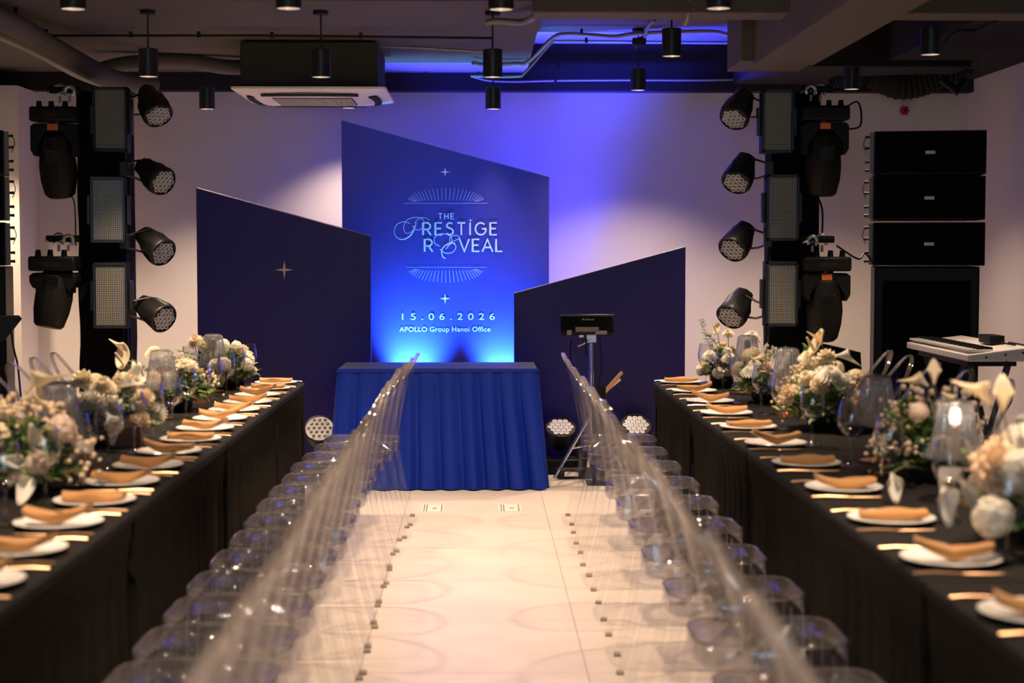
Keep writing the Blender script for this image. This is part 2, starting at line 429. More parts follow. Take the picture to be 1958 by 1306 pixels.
pipe('conduit', smoothpath([P(1800, 95, 10.0), P(1830, 62, 9.2), P(1870, 58, 9.12), P(1905, 40, 8.75)]), 0.010, m_dark, 'dark wavy cable pipe on the ceiling right of the far right pendant', 'conduit', 8)

# ribbed flexible duct near the right wall
fd = MB()
path = smoothpath([P(1590, 125, 11.4), P(1660, 122, 11.4), P(1725, 148, 11.35), P(1790, 130, 11.3), P(1840, 105, 11.3)], 16)
n_ = len(path)
fd.tube(path, [0.15 + (0.010 if i % 2 else 0) for i in range(n_)], 20)
d_ = empty('flexible_duct', (0, 0, 0), 0, 'large black ribbed flexible duct bulging under the right ceiling', 'duct')
fd.build('duct_hose', mat('black_duct_foil', (0.006, 0.006, 0.006), 0.7, spec=0.15), d_)
MB().tube([P(1800, 150, 10.8), P(1830, 175, 10.8), P(1845, 150, 10.8)], 0.03).build('duct_collar', m_black, d_)

# fire alarm
a_ = empty('fire_alarm', P(1728, 212, 11.985), 0, 'red hexagonal fire alarm on the back wall above the speakers', 'alarm')
MB().tube([(0, 0, 0.0), (0, -0.035, 0.0)], 0.036, 6).build('alarm_body', m_red, a_, smooth=0)
MB().tube([(0, -0.035, 0.0), (0, -0.041, 0.0)], 0.010, 12).build('test_button', m_black, a_)

# ------------------------------------------------------------------ air conditioner cassette
ac = empty('air_conditioner', (-1.04, 10.47, 2.468), 0, 'white square ceiling cassette air conditioner hanging left of centre', 'air conditioner')
def rrect(w_, d_, r, n=6):
    out = []
    for cx, cy, a0 in ((w_ / 2 - r, d_ / 2 - r, 0), (-w_ / 2 + r, d_ / 2 - r, PI / 2), (-w_ / 2 + r, -d_ / 2 + r, PI), (w_ / 2 - r, -d_ / 2 + r, 1.5 * PI)):
        for k in range(n + 1):
            a = a0 + PI / 2 * k / n
            out.append((cx + r * math.cos(a), cy + r * math.sin(a)))
    return out
def loft(mb, rings, cap=True):
    n = len(rings[0]); vs = [p for r in rings for p in r]; fs = []
    for i in range(len(rings) - 1):
        for k in range(n):
            k2 = (k + 1) % n
            fs.append((i * n + k, i * n + k2, (i + 1) * n + k2, (i + 1) * n + k))
    if cap: fs += [tuple(reversed(range(n))), tuple(range((len(rings) - 1) * n, len(rings) * n))]
    return mb.add(vs, fs)
rs = []
for w_, z in ((0.60, -0.035), (0.70, -0.034), (0.93, -0.006), (0.95, 0.0), (0.95, 0.012)):
    rs.append([(x, y, z) for x, y in rrect(w_, w_, 0.03 if w_ > 0.8 else 0.1)])
loft(MB(), rs).build('panel', m_white, ac)
MB().box((0, 0, 0.152), (0.84, 0.84, 0.28)).build('body', mat('dark_olive_casing', (0.028, 0.027, 0.02), 0.8), ac, smooth=0, bevel=0.01)
g = MB()
for k in range(26): g.box((-0.24 + 0.48 * k / 25, 0, -0.040), (0.008, 0.46, 0.01))
for k in range(8): g.box((0, -0.22 + 0.44 * k / 7, -0.041), (0.49, 0.006, 0.01))
g.build('intake_grille', mat('beige_grille', (0.5, 0.46, 0.42), 0.5), ac, smooth=0)
MB().box((0, 0, -0.0365), (0.50, 0.47, 0.004)).build('grille_recess', m_black, ac, smooth=0)
for a in range(4):
    R = Matrix.Rotation(a * PI / 2, 4, 'Z'); q = MB(); q.M = R
    q.grid(lambda u, v: (-0.30 + 0.6 * u, -0.40 + 0.045 * v - 0.02 * math.sin(PI * u), -0.030 + 0.004 * v - 0.012 * v), 12, 2)
    q.build('louvre', m_dark, ac, solid=0.003)
    q = MB(); q.M = R
    q.tube([(0.36, -0.36, -0.02), (0.38, -0.38, 0.25)], 0.006, 6).build('hanging_rod', m_steel, ac)

# ------------------------------------------------------------------ pendant downlights
def downlight(px, bot, Y, label, on=1.0, group='black cylinder pendant lights', X=None, Z=None, ceil=None, angle=104, h=0.15, d=0.105):
    p = P(px, bot, Y) if X is None else Vector((X, Y, Z))
    root = empty('pendant_downlight', p, 0, label, 'ceiling light', group)
    r = d / 2
    cz = ceil if ceil else (2.77 if p.x < 0.27 else 2.98)
    MB().lathe([(r - 0.006, 0.012), (r - 0.004, 0.0), (r, 0.002), (r, h - 0.003), (r - 0.004, h), (0.001, h)], 28).build('housing', m_blackm, root)
    MB().lathe([(0.001, 0.030), (r * 0.5, 0.026), (r * 0.8, 0.014), (r - 0.006, 0.002)], 28).build('reflector', m_refl, root)
    MB().tube([(0, 0, h - 0.002), (0, 0, cz - p.z)], 0.005, 8).build('stem', m_blackm, root)
    MB().lathe([(0.001, cz - p.z - 0.02), (0.04, cz - p.z - 0.02), (0.042, cz - p.z), ], 16).build('ceiling_rose', m_dark, root)
    if on: light('lamp_light', 'SPOT', (0, 0, -0.012), (0, 0, -1), K_DOWN * on, WARM, 0.035, angle, 1.0, root)
    return root
DL = [
    (140, 18, 6.75, 'black pendant light at the top edge, leftmost one', 1.0), (552, 17, 6.75, 'black pendant light at the top edge left of the ceiling box', 1.0),
    (958, 19, 6.75, 'black pendant light at the top edge in the middle', 1.0), (1374, 17, 6.75, 'black pendant light at the top edge, rightmost of the cut off four', 1.0),
    (284, 147, 8.85, 'black pendant light beside the fat diagonal pipe', 1.0), (614, 148, 8.85, 'black pendant light in front of the air conditioner', 1.0),
    (942, 148, 8.85, 'black pendant light directly above another one in the middle', 1.0), (1284, 108, 8.85, 'large black pendant light against the blue lit bay', 1.0),
    (1779, 105, 8.6, 'black pendant light before the ribbed duct at right', 0.6),
    (396, 209, 11.05, 'small black pendant light over the left navy panel', 1.15), (667, 207, 11.55, 'pendant light almost hidden behind the air conditioner', 0.5),
    (943, 209, 11.05, 'small black pendant light over the tall blue panel', 0.22), (1220, 173, 11.05, 'small black pendant light over the right navy panel', 1.15),
    (1628, 171, 10.8, 'dim black pendant light behind the right light tower', 0.8)]
for px, b, Y, lab, on in DL: downlight(px, b, Y, lab, on, angle=(112 if px in (396, 1220, 1628, 667) else 56 if px == 943 else 96))
# lights nearer than the frame shows, and one in the far left corner
for k, (x, y) in enumerate(((-1.25, 4.15), (0.1, 4.3), (1.35, 4.05), (-1.25, 1.9), (0.1, 2.0), (1.35, 1.9), (0.1, 0.2))):
    downlight(0, 0, y, 'black pendant light nearer than the picture shows, %s of seven' % nth(k), 1.0, X=x, Z=2.45, angle=96)
downlight(0, 0, 11.05, 'black pendant light in the far left corner of the room', 1.0, X=-3.35, Z=2.42, ceil=2.6)

# ------------------------------------------------------------------ backdrop panels
def panel(label, pts, Y, m, th=0.05):
    """pts: (px, py) of top left and top right"""
    a = P(*pts[0], Y); b = P(*pts[1], Y)
    root = empty('backdrop_panel', ((a.x + b.x) / 2, Y, 0), 0, label, 'backdrop panel')
    cx = root.location.x
    MB().prism([(a.x - cx, 0.0), (b.x - cx, 0.0), (b.x - cx, b.z), (a.x - cx, a.z)], 0, th).build('board', m, root, smooth=0)
    MB().prism([(a.x - cx, a.z + 0.001), (b.x - cx, b.z + 0.001), (b.x - cx, b.z + 0.006), (a.x - cx, a.z + 0.006)], -0.003, th + 0.002).build('top_edge', mat('pale_panel_edge', (0.35, 0.33, 0.5), 0.6), root, smooth=0)
    for x in (a.x - cx + 0.1, b.x - cx - 0.1):
        MB().box((x, th + 0.02, 0.6), (0.04, 0.03, 1.18)).box((x, th + 0.07, 0.02), (0.05, 0.12, 0.04)).build('brace', m_stick, root, smooth=0)
    return root
YB, YS = 11.25, 11.0
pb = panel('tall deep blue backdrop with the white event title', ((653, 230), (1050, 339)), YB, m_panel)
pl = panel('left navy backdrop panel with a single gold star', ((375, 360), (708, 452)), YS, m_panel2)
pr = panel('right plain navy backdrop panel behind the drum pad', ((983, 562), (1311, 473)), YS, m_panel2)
def on_panel(root, Yp, off=0.003):
    def f(px, py):
        p = P(px, py, Yp - off) - Vector(root.location); return (p.x, p.y, p.z)
    return f
fb = on_panel(pb, YB); fl = on_panel(pl, YS)
def star(f, cx, cy, r, r2, name, m, root):
    pts = []
    for k in range(16):
        a = PI / 8 * k; rr = (r if k % 4 == 0 else (r2 if k % 4 == 2 else r2 * 1.15 if False else r * 0.34))
        rr = {0: r, 1: r * 0.30, 2: r2, 3: r * 0.30}[k % 4]
        e = 1.15 if k in (4, 12) else 1.0
        pts.append(f(cx + rr * math.sin(a), cy - rr * math.cos(a) * 1.0))
    MB().add(pts, [tuple(range(16))]).build(name, m, root, smooth=0)
star(fb, 851, 329, 10, 2.2, 'printed_star', m_print, pb)
star(fb, 851, 571, 10.5, 2.2, 'printed_star', m_print, pb)
star(fl, 543.5, 516, 18, 3.2, 'printed_star', m_goldp, pl)
def ribbon(mb, f, pts, wd):
    """flat stroke of width wd px through px points"""
    P2 = [Vector((x, y)) for x, y in pts]; L_ = []; R_ = []
    n = len(P2)
    for i in range(n):
        t = (P2[min(i + 1, n - 1)] - P2[max(i - 1, 0)])
        if t.length < 1e-6: t = Vector((1, 0))
        t.normalize(); nn = Vector((-t.y, t.x))
        wi = wd[i] if isinstance(wd, list) else wd
        if 0 < i < n - 1:
            a = (P2[i] - P2[i - 1]).normalized(); b = (P2[i + 1] - P2[i]).normalized()
            c = max(0.5, math.cos(a.angle(b, 0) / 2)) if a.length and b.length else 1
            wi = wi / c
        L_.append(P2[i] + nn * wi / 2); R_.append(P2[i] - nn * wi / 2)
    vs = [f(p.x, p.y) for p in L_] + [f(p.x, p.y) for p in R_]
    mb.add(vs, [(i, i + 1, n + i + 1, n + i) for i in range(n - 1)])
rays = MB()
ribbon(rays, fb, [(772, 388.8), (932, 388.8)], 0.9)
for k in range(25):
    a = PI * (0.06 + 0.88 * k / 24)
    ex, ey = math.cos(a), math.sin(a)
    ox = 852.5 - 74 * ex * 1.0; oy = 386.5 - 27 * ey ** 0.9
    ix = 852.5 - 60 * ex; iy = 386.5 - 4 * ey
    ribbon(rays, fb, [(ix, iy), (ox, oy)], 0.9)
rays.build('printed_sun_rays', m_raysp, pb, smooth=0)
rays = MB()
ribbon(rays, fb, [(776, 511.5), (930, 511.5)], 0.7)
for k in range(25):
    a = PI * (0.06 + 0.88 * k / 24)
    ex, ey = math.cos(a), math.sin(a)
    ribbon(rays, fb, [(852.5 - 58 * ex, 513.5 + 4 * ey), (852.5 - 72 * ex, 513.5 + 27 * ey ** 0.9)], 0.9)
rays.build('printed_sun_rays', m_raysp, pb, smooth=0)
def arc(cx, cy, rx, ry, a0, a1, n=14):
    return [(cx + rx * math.cos(math.radians(a0 + (a1 - a0) * k / n)), cy - ry * math.sin(math.radians(a0 + (a1 - a0) * k / n))) for k in range(n + 1)]
GL = {  # strokes in a box of height 1 (y down), width first
    'T': (0.62, [[(0, 0.03), (0.62, 0.03)], [(0.31, 0), (0.31, 1)]]),
    'H': (0.70, [[(0.04, 0), (0.04, 1)], [(0.66, 0), (0.66, 1)], [(0.04, 0.5), (0.66, 0.5)]]),
    'E': (0.56, [[(0.56, 0.03), (0.04, 0.03), (0.04, 0.97), (0.56, 0.97)], [(0.04, 0.48), (0.48, 0.48)]]),
    'R': (0.66, [[(0.04, 1), (0.04, 0.03), (0.35, 0.03)] + arc(0.35, 0.29, 0.26, 0.26, 90, -90) + [(0.04, 0.55)], [(0.36, 0.55), (0.66, 1)]]),
    'S': (0.60, [arc(0.31, 0.27, 0.24, 0.24, 40, 200) + arc(0.31, 0.72, 0.26, 0.25, 70, -150)]),
    'I': (0.14, [[(0.07, 0.0), (0.07, 1)]]),
    'G': (0.86, [arc(0.46, 0.5, 0.42, 0.47, 45, 360, 28) + [(0.55, 0.5)]]),
    'V': (0.76, [[(0.0, 0), (0.38, 0.98), (0.76, 0)]]),
    'A': (0.80, [[(0.0, 1), (0.40, 0.02), (0.80, 1)], [(0.15, 0.66), (0.65, 0.66)]]),
    'L': (0.52, [[(0.04, 0), (0.04, 0.97), (0.52, 0.97)]]),
}
def word(mb, f, s, x0, x1, y0, y1, wd):
    h = y1 - y0; ws = sum(GL[c][0] for c in s) * h
    gap = (x1 - x0 - ws) / max(1, len(s) - 1); x = x0
    for c in s:
        for st in GL[c][1]: ribbon(mb, f, [(x + px * h, y0 + py * h) for px, py in st], wd)
        x += GL[c][0] * h + gap
t = MB()
word(t, fb, 'THE', 838.5, 868, 408, 419, 1.5)
word(t, fb, 'RESTIGE', 808, 950, 425.5, 449.7, 2.9)
word(t, fb, 'VEAL', 878.5, 960.3, 457, 481.4, 2.9)
word(t, fb, 'R', 811, 829, 457, 481.4, 2.9)
t.build('title_lettering', m_print, pb, smooth=0)
star(fb, 899.5, 421.5, 4.2, 1.0, 'printed_star', m_print, pb)
cs = 1 / 3.627
def cpath(pts, k=8):
    q = smoothpath([(720 + x * cs, 300 + y * cs, 0) for x, y in pts], k); return [(p.x, p.y) for p in q]
t = MB()
ribbon(t, fb, cpath([(268, 490), (252, 478), (262, 500), (300, 505), (330, 470), (318, 430), (262, 420), (208, 440), (188, 490), (205, 530), (240, 520), (268, 490)]), 0.9)
ribbon(t, fb, cpath([(275, 455), (262, 500), (235, 545), (190, 572), (145, 562), (122, 520), (140, 470), (190, 450), (230, 462)]), [1.0 + 1.4 * math.sin(PI * min(1, i / 30)) for i in range(65)])
ribbon(t, fb, cpath([(262, 460), (300, 425), (345, 425), (370, 440)]), 0.8)
ribbon(t, fb, cpath([(440, 620), (405, 600), (402, 560), (440, 535), (495, 540), (522, 570), (508, 605), (470, 615)]), 1.1)
ribbon(t, fb, cpath([(580, 565), (560, 545), (515, 555), (508, 590), (545, 580), (580, 560)]), 1.0)
ribbon(t, fb, cpath([(545, 600), (500, 600), (455, 640), (458, 690), (478, 705)]), 2.0)
ribbon(t, fb, cpath([(480, 640), (520, 600), (550, 620), (530, 660), (480, 668), (440, 640)]), 1.2)
t.build('script_initials', m_print, pb, smooth=0)
def text(s, f, px0, px1, py, size_px, name, m, root, Yp, spacing=1.0):
    c = bpy.data.curves.new(name, 'FONT'); c.body = s; c.space_character = spacing; c.extrude = 0.0004; c.offset = -0.005
    o = bpy.data.objects.new(name, c); COL.objects.link(o)
    bpy.context.view_layer.update()
    w0 = max(0.01, o.dimensions.x)
    me = bpy.data.meshes.new_from_object(o.evaluated_get(bpy.context.evaluated_depsgraph_get()))
    bpy.data.objects.remove(o); c = me; c.name = name; c.materials.clear()
    o = bpy.data.objects.new(name, me); COL.objects.link(o)
    k = (px1 - px0) * Yp / FPX / w0
    hh = size_px * Yp / FPX / 0.70
    o.scale = (k, hh, 1); c.materials.append(m)
    o.rotation_euler = (PI / 2, 0, 0); o.location = f(px0, py); o.parent = root
    return o
text('15.06.2026', fb, 764, 941, 611.5, 12.5, 'date_lettering', m_print, pb, YB, 1.75)
text('APOLLO Group Hanoi Office', fb, 764, 937, 634, 9.2, 'venue_lettering', m_print, pb, YB, 1.08)

# ------------------------------------------------------------------ blue skirted table
bt = empty('skirted_table', (-0.252, 10.28, 0), 0, 'table in royal blue pleated satin before the backdrops', 'table')
W2, D2 = 0.615, 0.28
MB().box((0, 0, 0.742), (W2 * 2, D2 * 2, 0.022)).build('table_top', m_bluetop, bt, bevel=0.006)
def perim(s, w2, d2):
    tot = 4 * (w2 + d2); s = (s % 1) * tot
    if s < 2 * w2: return (-w2 + s, -d2, 0, -1)
    s -= 2 * w2
    if s < 2 * d2: return (w2, -d2 + s, 1, 0)
    s -= 2 * d2
    if s < 2 * w2: return (w2 - s, d2, 0, 1)
    s -= 2 * w2
    return (-w2, d2 - s, -1, 0)
rnd = random.Random(4)
folds = [rnd.uniform(0.7, 1.3) for _ in range(60)]
def skirtpt(u, v):
    flare = 0.004 + 0.050 * v ** 1.1
    w2, d2 = W2 + flare, D2 + flare
    x, y, nx, ny = perim(u, w2, d2)
    ph = u * 29
    i = int(ph) % 60; fr = ph - int(ph)
    a = (0.008 + 0.042 * v ** 0.6) * folds[i]
    sh = math.sin(PI * fr) ** 0.6 if fr < 0.55 else max(0, math.sin(PI * fr)) ** 2.2
    o_ = a * (sh - 0.6) + 0.004 * v * math.sin(ph * 11)
    return (x + nx * o_, y + ny * o_, 0.735 - 0.728 * v)
MB().grid(skirtpt, 640, 12).build('pleated_skirt', m_blue, bt, smooth=60)
MB().grid(lambda u, v: (lambda q: (q[0] + q[2] * 0.002, q[1] + q[3] * 0.002, 0.752 - 0.022 * v))(perim(u, W2 + 0.008, D2 + 0.008)), 160, 1).build('skirt_band', m_blue, bt, smooth=30)

# ------------------------------------------------------------------ long banquet tables
def banquet(side, y0, y1, label, xe=None):
    """side -1 left, +1 right; the aisle edge is at |x| = 0.957 / 0.975"""
    xin = (xe or (0.957 if side < 0 else 0.972)); dep = 0.80
    root = empty('banquet_table', (side * (xin + dep / 2), (y0 + y1) / 2, 0), 0, label, 'table', 'black skirted banquet tables')
    L_ = (y1 - y0)
    MB().box((0, 0, 0.735), (dep, L_, 0.03)).build('table_top', m_table, root, bevel=0.008)
    rn = random.Random(int(y0 * 100) + (7 if side > 0 else 0))
    w2, d2 = dep / 2, L_ / 2
    ph = [rn.uniform(0, 6) for _ in range(4)]
    tot = 4 * (w2 + d2)
    def fn(u, v):
        fl = -0.004 + 0.004 * v
        x, y, nx, ny = perim(u, w2 + fl, d2 + (-0.012 if True else 0))
        s = u * tot
        base = 0.55 * math.sin(s * 85 + ph[0] + 2.0 * math.sin(s * 3.1)) + 0.45 * math.sin(s * 47 + ph[1] + 1.5 * math.sin(s * 5.3)) + 0.3 * math.sin(s * 131 + ph[2])
        k = max(0.0, (v - 0.09) / 0.91)
        a = 0.022 * min(1, k * 6) * (0.6 + 0.4 * k)
        o_ = a * base - 0.024 * min(1, k * 6)
        return (x + nx * o_, y + ny * o_, 0.742 - 0.735 * v)
    MB().grid(fn, int(tot / 0.011), 14).build('cloth_skirt', m_skirt, root, smooth=80)
    return root
TBL_L = [(7.78, 8.94), (6.16, 7.77), (4.50, 6.15), (2.85, 4.49), (1.2, 2.84)]
TBL_R = [(7.43, 8.98), (5.85, 7.42), (3.50, 5.84), (1.5, 3.49)]
for k, (a, b) in enumerate(TBL_L): banquet(-1, a, b, 'black skirted table of the left row, %s from the backdrop' % nth(k))
for k, (a, b) in enumerate(TBL_R): banquet(1, a, b, 'black skirted table of the right row, %s from the backdrop' % nth(k))

# ------------------------------------------------------------------ clear ghost chairs
def make_chair():
    root = empty('clear_chair', (0, 0, 0))
    # back: a tall rounded medallion, curved backwards and wrapped forwards at its sides
    z0, z1 = 0.385, 0.92
    def hw(v):   # half width along height 0..1
        if v < 0.20: return 0.085 + 0.096 * math.sin(PI / 2 * v / 0.20)
        if v < 0.50: return 0.181 + 0.003 * (v - 0.2)
        q = (v - 0.50) / 0.50
        return 0.182 * max(0.0, 1 - q ** 2.3) ** 0.5
    def bp(u, v):
        v = min(v, 0.9993); x = (u * 2 - 1) * hw(v)
        y = 0.080 - 0.016 * math.sin(PI * v) - 0.115 * v ** 1.9 + (0.018 + 0.21 * (1 - v) ** 1.25) * (x / 0.183) ** 2
        return (x, y, z0 + (z1 - z0) * v)
    vs = [1 - (1 - j / 20) ** 1.6 for j in range(21)]
    MB().grid(lambda u, v: bp(u, vs[int(round(v * 20))]), 12, 20).build('backrest', m_acry, root, solid=0.005, smooth=60)
    rim = [Vector(bp(0, v)) for v in vs] + [Vector(bp(1, v)) for v in reversed(vs[:-1])]
    rings = []
    for i, p in enumerate(rim):
        t_ = (rim[min(i + 1, len(rim) - 1)] - rim[max(i - 1, 0)]).normalized()
        a_ = Vector((0, 1, 0)) - t_ * t_.y; a_.normalize(); b_ = a_.cross(t_)
        rings.append([p + a_ * 0.010 * ca + b_ * 0.0045 * sa for ca, sa in ((1, .6), (0, 1), (-1, .6), (-1, -.6), (0, -1), (1, -.6))])
    loft(MB(), rings).build('back_rim', m_acryrim, root, smooth=60)
    # seat
    def outline(k, z, grow=0.0):
        pts = []
        for i in range(40):
            a = 2 * PI * i / 40
            c, s_ = math.cos(a), math.sin(a); e = 0.42
            x = abs(c) ** e * (1 if c > 0 else -1); y = abs(s_) ** e * (1 if s_ > 0 else -1)
            wx = 0.173 + 0.010 * y
            pts.append((x * (wx + grow) * k, 0.272 + y * (0.200 + grow) * k, z))
        return pts
    loft(MB(), [outline(0.5, 0.450), outline(0.90, 0.458), outline(0.985, 0.452)], cap=False).add(outline(0.5, 0.450), [tuple(range(40))]).build('seat', m_seat, root, smooth=50, solid=0.005)
    s2 = MB(); loft(s2, [outline(0.98, 0.456, 0.002), outline(1, 0.450, 0.003), outline(1, 0.398, 0.003), outline(1, 0.398, -0.003), outline(1, 0.444, -0.003)], cap=False).build('seat_rim', m_seat, root, smooth=50)
    s3 = MB(); s3.tube(outline(0.995, 0.453, 0.002) + [outline(0.995, 0.453, 0.002)[0]], 0.0035, 5, cap=False).build('seat_edge', m_acryrim, root)
    # legs
    for sx in (-1, 1):
        front = [(sx * 0.152, 0.440, 0.43), (sx * 0.156, 0.448, 0.2), (sx * 0.160, 0.455, 0.0)]
        rear = [(sx * 0.135, 0.100, 0.52), (sx * 0.145, 0.100, 0.43), (sx * 0.152, 0.060, 0.22), (sx * 0.156, 0.005, 0.0)]
        def leg(pts, wds):
            mb = MB(); rings = []
            for (x, y, z), wd in zip(pts, wds):
                rings.append([(x - wd, y - wd, z), (x + wd, y - wd, z), (x + wd, y + wd, z), (x - wd, y + wd, z)])
            return loft(mb, rings)
        for pts, wds in ((front, (0.018, 0.014, 0.011)), (rear, (0.012, 0.017, 0.014, 0.012))):
            l_ = leg(pts, wds).build('leg', m_acry, root, smooth=0, bevel=0.003)
            MB().box((pts[-1][0], pts[-1][1], 0.006), (wds[-1] * 2.15, wds[-1] * 2.15, 0.012)).build('foot', m_foot, l_, smooth=0)
    return root
m_foot = clear('frosted_foot', (0.80, 0.77, 0.74), 0.1, 0.3, 2, 0.3, haze=0.35, hazecol=(0.62, 0.56, 0.50))
proto_chair = make_chair(); used_chair = [False]
def place_chair(x, y, rz, label, group):
    o = copy_tree(proto_chair) if used_chair[0] else proto_chair
    used_chair[0] = True
    o.location = (x, y, 0); o.rotation_euler = (0, 0, rz)
    return tag(o, label, 'chair', group)
rc = random.Random(11)
YL = [8.82 - 0.384 * k for k in range(19)]
YR = [8.82 - 0.567 * k for k in range(12)]
for k, y in enumerate(YL):
    place_chair(-0.408 + (0.045, 0.025, 0.01)[k] * 1.0 + rc.uniform(-.006, .006) if k < 3 else -0.408 + rc.uniform(-.006, .006), y, PI / 2 + rc.uniform(-.02, .02), 'clear acrylic chair on the aisle side of the left tables, %s from the backdrop' % nth(k), 'clear chairs along the left of the aisle')
for k, y in enumerate(YR):
    place_chair(0.490 + rc.uniform(-.006, .006), y, -PI / 2 + rc.uniform(-.03, .03), 'clear acrylic chair on the aisle side of the right tables, %s from the backdrop' % nth(k), 'clear chairs along the right of the aisle')
for k in range(7):
    place_chair(-2.30, 8.93 - 0.41 * k, -PI / 2 + rc.uniform(-.05, .05), 'clear acrylic chair on the wall side of the left tables, %s from the backdrop' % nth(k), 'clear chairs on the left wall side')
for k, y in enumerate((9.02, 8.60, 8.08, 7.55, 6.98, 6.42, 5.86)):
    place_chair(2.27, y, PI / 2 + rc.uniform(-.05, .05), 'clear acrylic chair on the wall side of the right tables, %s from the backdrop' % nth(k), 'clear chairs on the right wall side')

# ------------------------------------------------------------------ place settings
TZ = 0.7505
proto = {}
def clone(key, make):
    if key in proto: return copy_tree(proto[key])
    proto[key] = make(); return proto[key]
def mk_plate():
    root = empty('dinner_plate', (0, 0, 0))
    MB().lathe([(0.001, 0.004), (0.045, 0.004), (0.06, 0.0), (0.066, 0.0), (0.112, 0.014), (0.116, 0.0175), (0.113, 0.019), (0.078, 0.0085), (0.001, 0.0075)], 40).build('plate_dish', m_plate, root)
    return root
def mk_plate1():
    return MB().lathe([(0.001, 0.004), (0.045, 0.004), (0.06, 0.0), (0.066, 0.0), (0.112, 0.014), (0.116, 0.0175), (0.113, 0.019), (0.078, 0.0085), (0.001, 0.0075)], 40).build('dinner_plate', m_plate)
def mk_napkin(kind):
    """folded linen strip; ends turn up, more on one side than the other"""
    a, b, wdt = {0: (0.028, 0.018, 0.075), 1: (0.009, 0.012, 0.080), 2: (0.040, 0.028, 0.066), 3: (0.016, 0.032, 0.072)}[kind]
    def prof(x):   # x in -1..1
        return (a if x < 0 else b) * abs(x) ** (1.5 if kind != 2 else 1.15)
    vs = []; fs = []; N = 20; K = 12
    for i in range(N + 1):
        x = -1 + 2 * i / N
        wd = wdt / 2 * (1 - 0.12 * math.cos(x * 2.2)) * (1 - 0.1 * abs(x))
        th = 0.0125 + 0.0025 * math.cos(x * 3)
        for k in range(K):
            t_ = 2 * PI * k / K
            cc, ss = math.cos(t_), math.sin(t_)
            yy = abs(cc) ** 0.5 * (1 if cc > 0 else -1) * wd
            zz = abs(ss) ** 0.7 * (1 if ss > 0 else -1) * th
            lift = 0.006 * math.sin(x * 4 + kind) * max(0, cc)
            vs.append((x * 0.088 * (1 - 0.05 * (cc > 0.5)), yy, 0.010 + th + prof(x) + zz + lift))
    for i in range(N):
        for k in range(K):
            k2 = (k + 1) % K
            fs.append((i * K + k, (i + 1) * K + k, (i + 1) * K + k2, i * K + k2))
    fs.append(tuple(range(K))); fs.append(tuple(reversed(range(N * K, N * K + K))))
    mb = MB().add(vs, fs)
    # visible fold lip along the near side and rolled end
    return mb.build('folded_napkin', m_napkin, smooth=50)
def mk_knife():
    root = empty('knife', (0, 0, 0))
    MB().tube([(-0.105, 0, 0.006), (-0.06, 0, 0.008), (0.0, 0, 0.006)], [0.0045, 0.0055, 0.0035], 8, flat=0.6).build('handle', m_gold, root)
    MB().grid(lambda u, v: (0.0 + 0.105 * u, (v - 0.5) * 0.012 * (1 - u ** 4 * 0.9), 0.005 + 0.0015 * (1 - abs(v * 2 - 1))), 8, 2).build('blade', m_gold, root, solid=0.002)
    return root
def mk_fork():
    root = empty('fork', (0, 0, 0))
    MB().tube([(-0.10, 0, 0.006), (-0.06, 0, 0.009), (0.03, 0, 0.006), (0.05, 0, 0.004)], [0.005, 0.0045, 0.003, 0.007], 8, flat=0.5).build('handle', m_gold, root)
    tn = MB()
    for k in range(4): tn.tube([(0.045, -0.009 + 0.006 * k, 0.005), (0.07, -0.009 + 0.006 * k, 0.004), (0.10, -0.009 + 0.006 * k, 0.009)], 0.0016, 5)
    tn.build('tines', m_gold, root)
    return root
def mk_glass():
    root = empty('wine_glass', (0, 0, 0))
    MB().lathe([(0.001, 0.006), (0.012, 0.005), (0.036, 0.001), (0.037, 0.003), (0.014, 0.009), (0.0045, 0.018), (0.0038, 0.06), (0.005, 0.088), (0.014, 0.098)], 24).build('stem', m_glass, root)
    MB().lathe([(0.004, 0.094), (0.020, 0.102), (0.036, 0.120), (0.0445, 0.145), (0.044, 0.170), (0.038, 0.200), (0.034, 0.222), (0.0328, 0.222), (0.0425, 0.170), (0.043, 0.146), (0.035, 0.123), (0.019, 0.106), (0.001, 0.101)], 28).build('bowl', m_glass, root)
    return root
kinds_L = [1, 1, 2, 0, 0, 2, 0, 1, 3, 0, 0, 1, 2, 0, 2, 0, 1]
kinds_R = [1, 3, 2, 0, 1, 2, 1, 0, 1, 2, 0, 1]
nap_done = {}
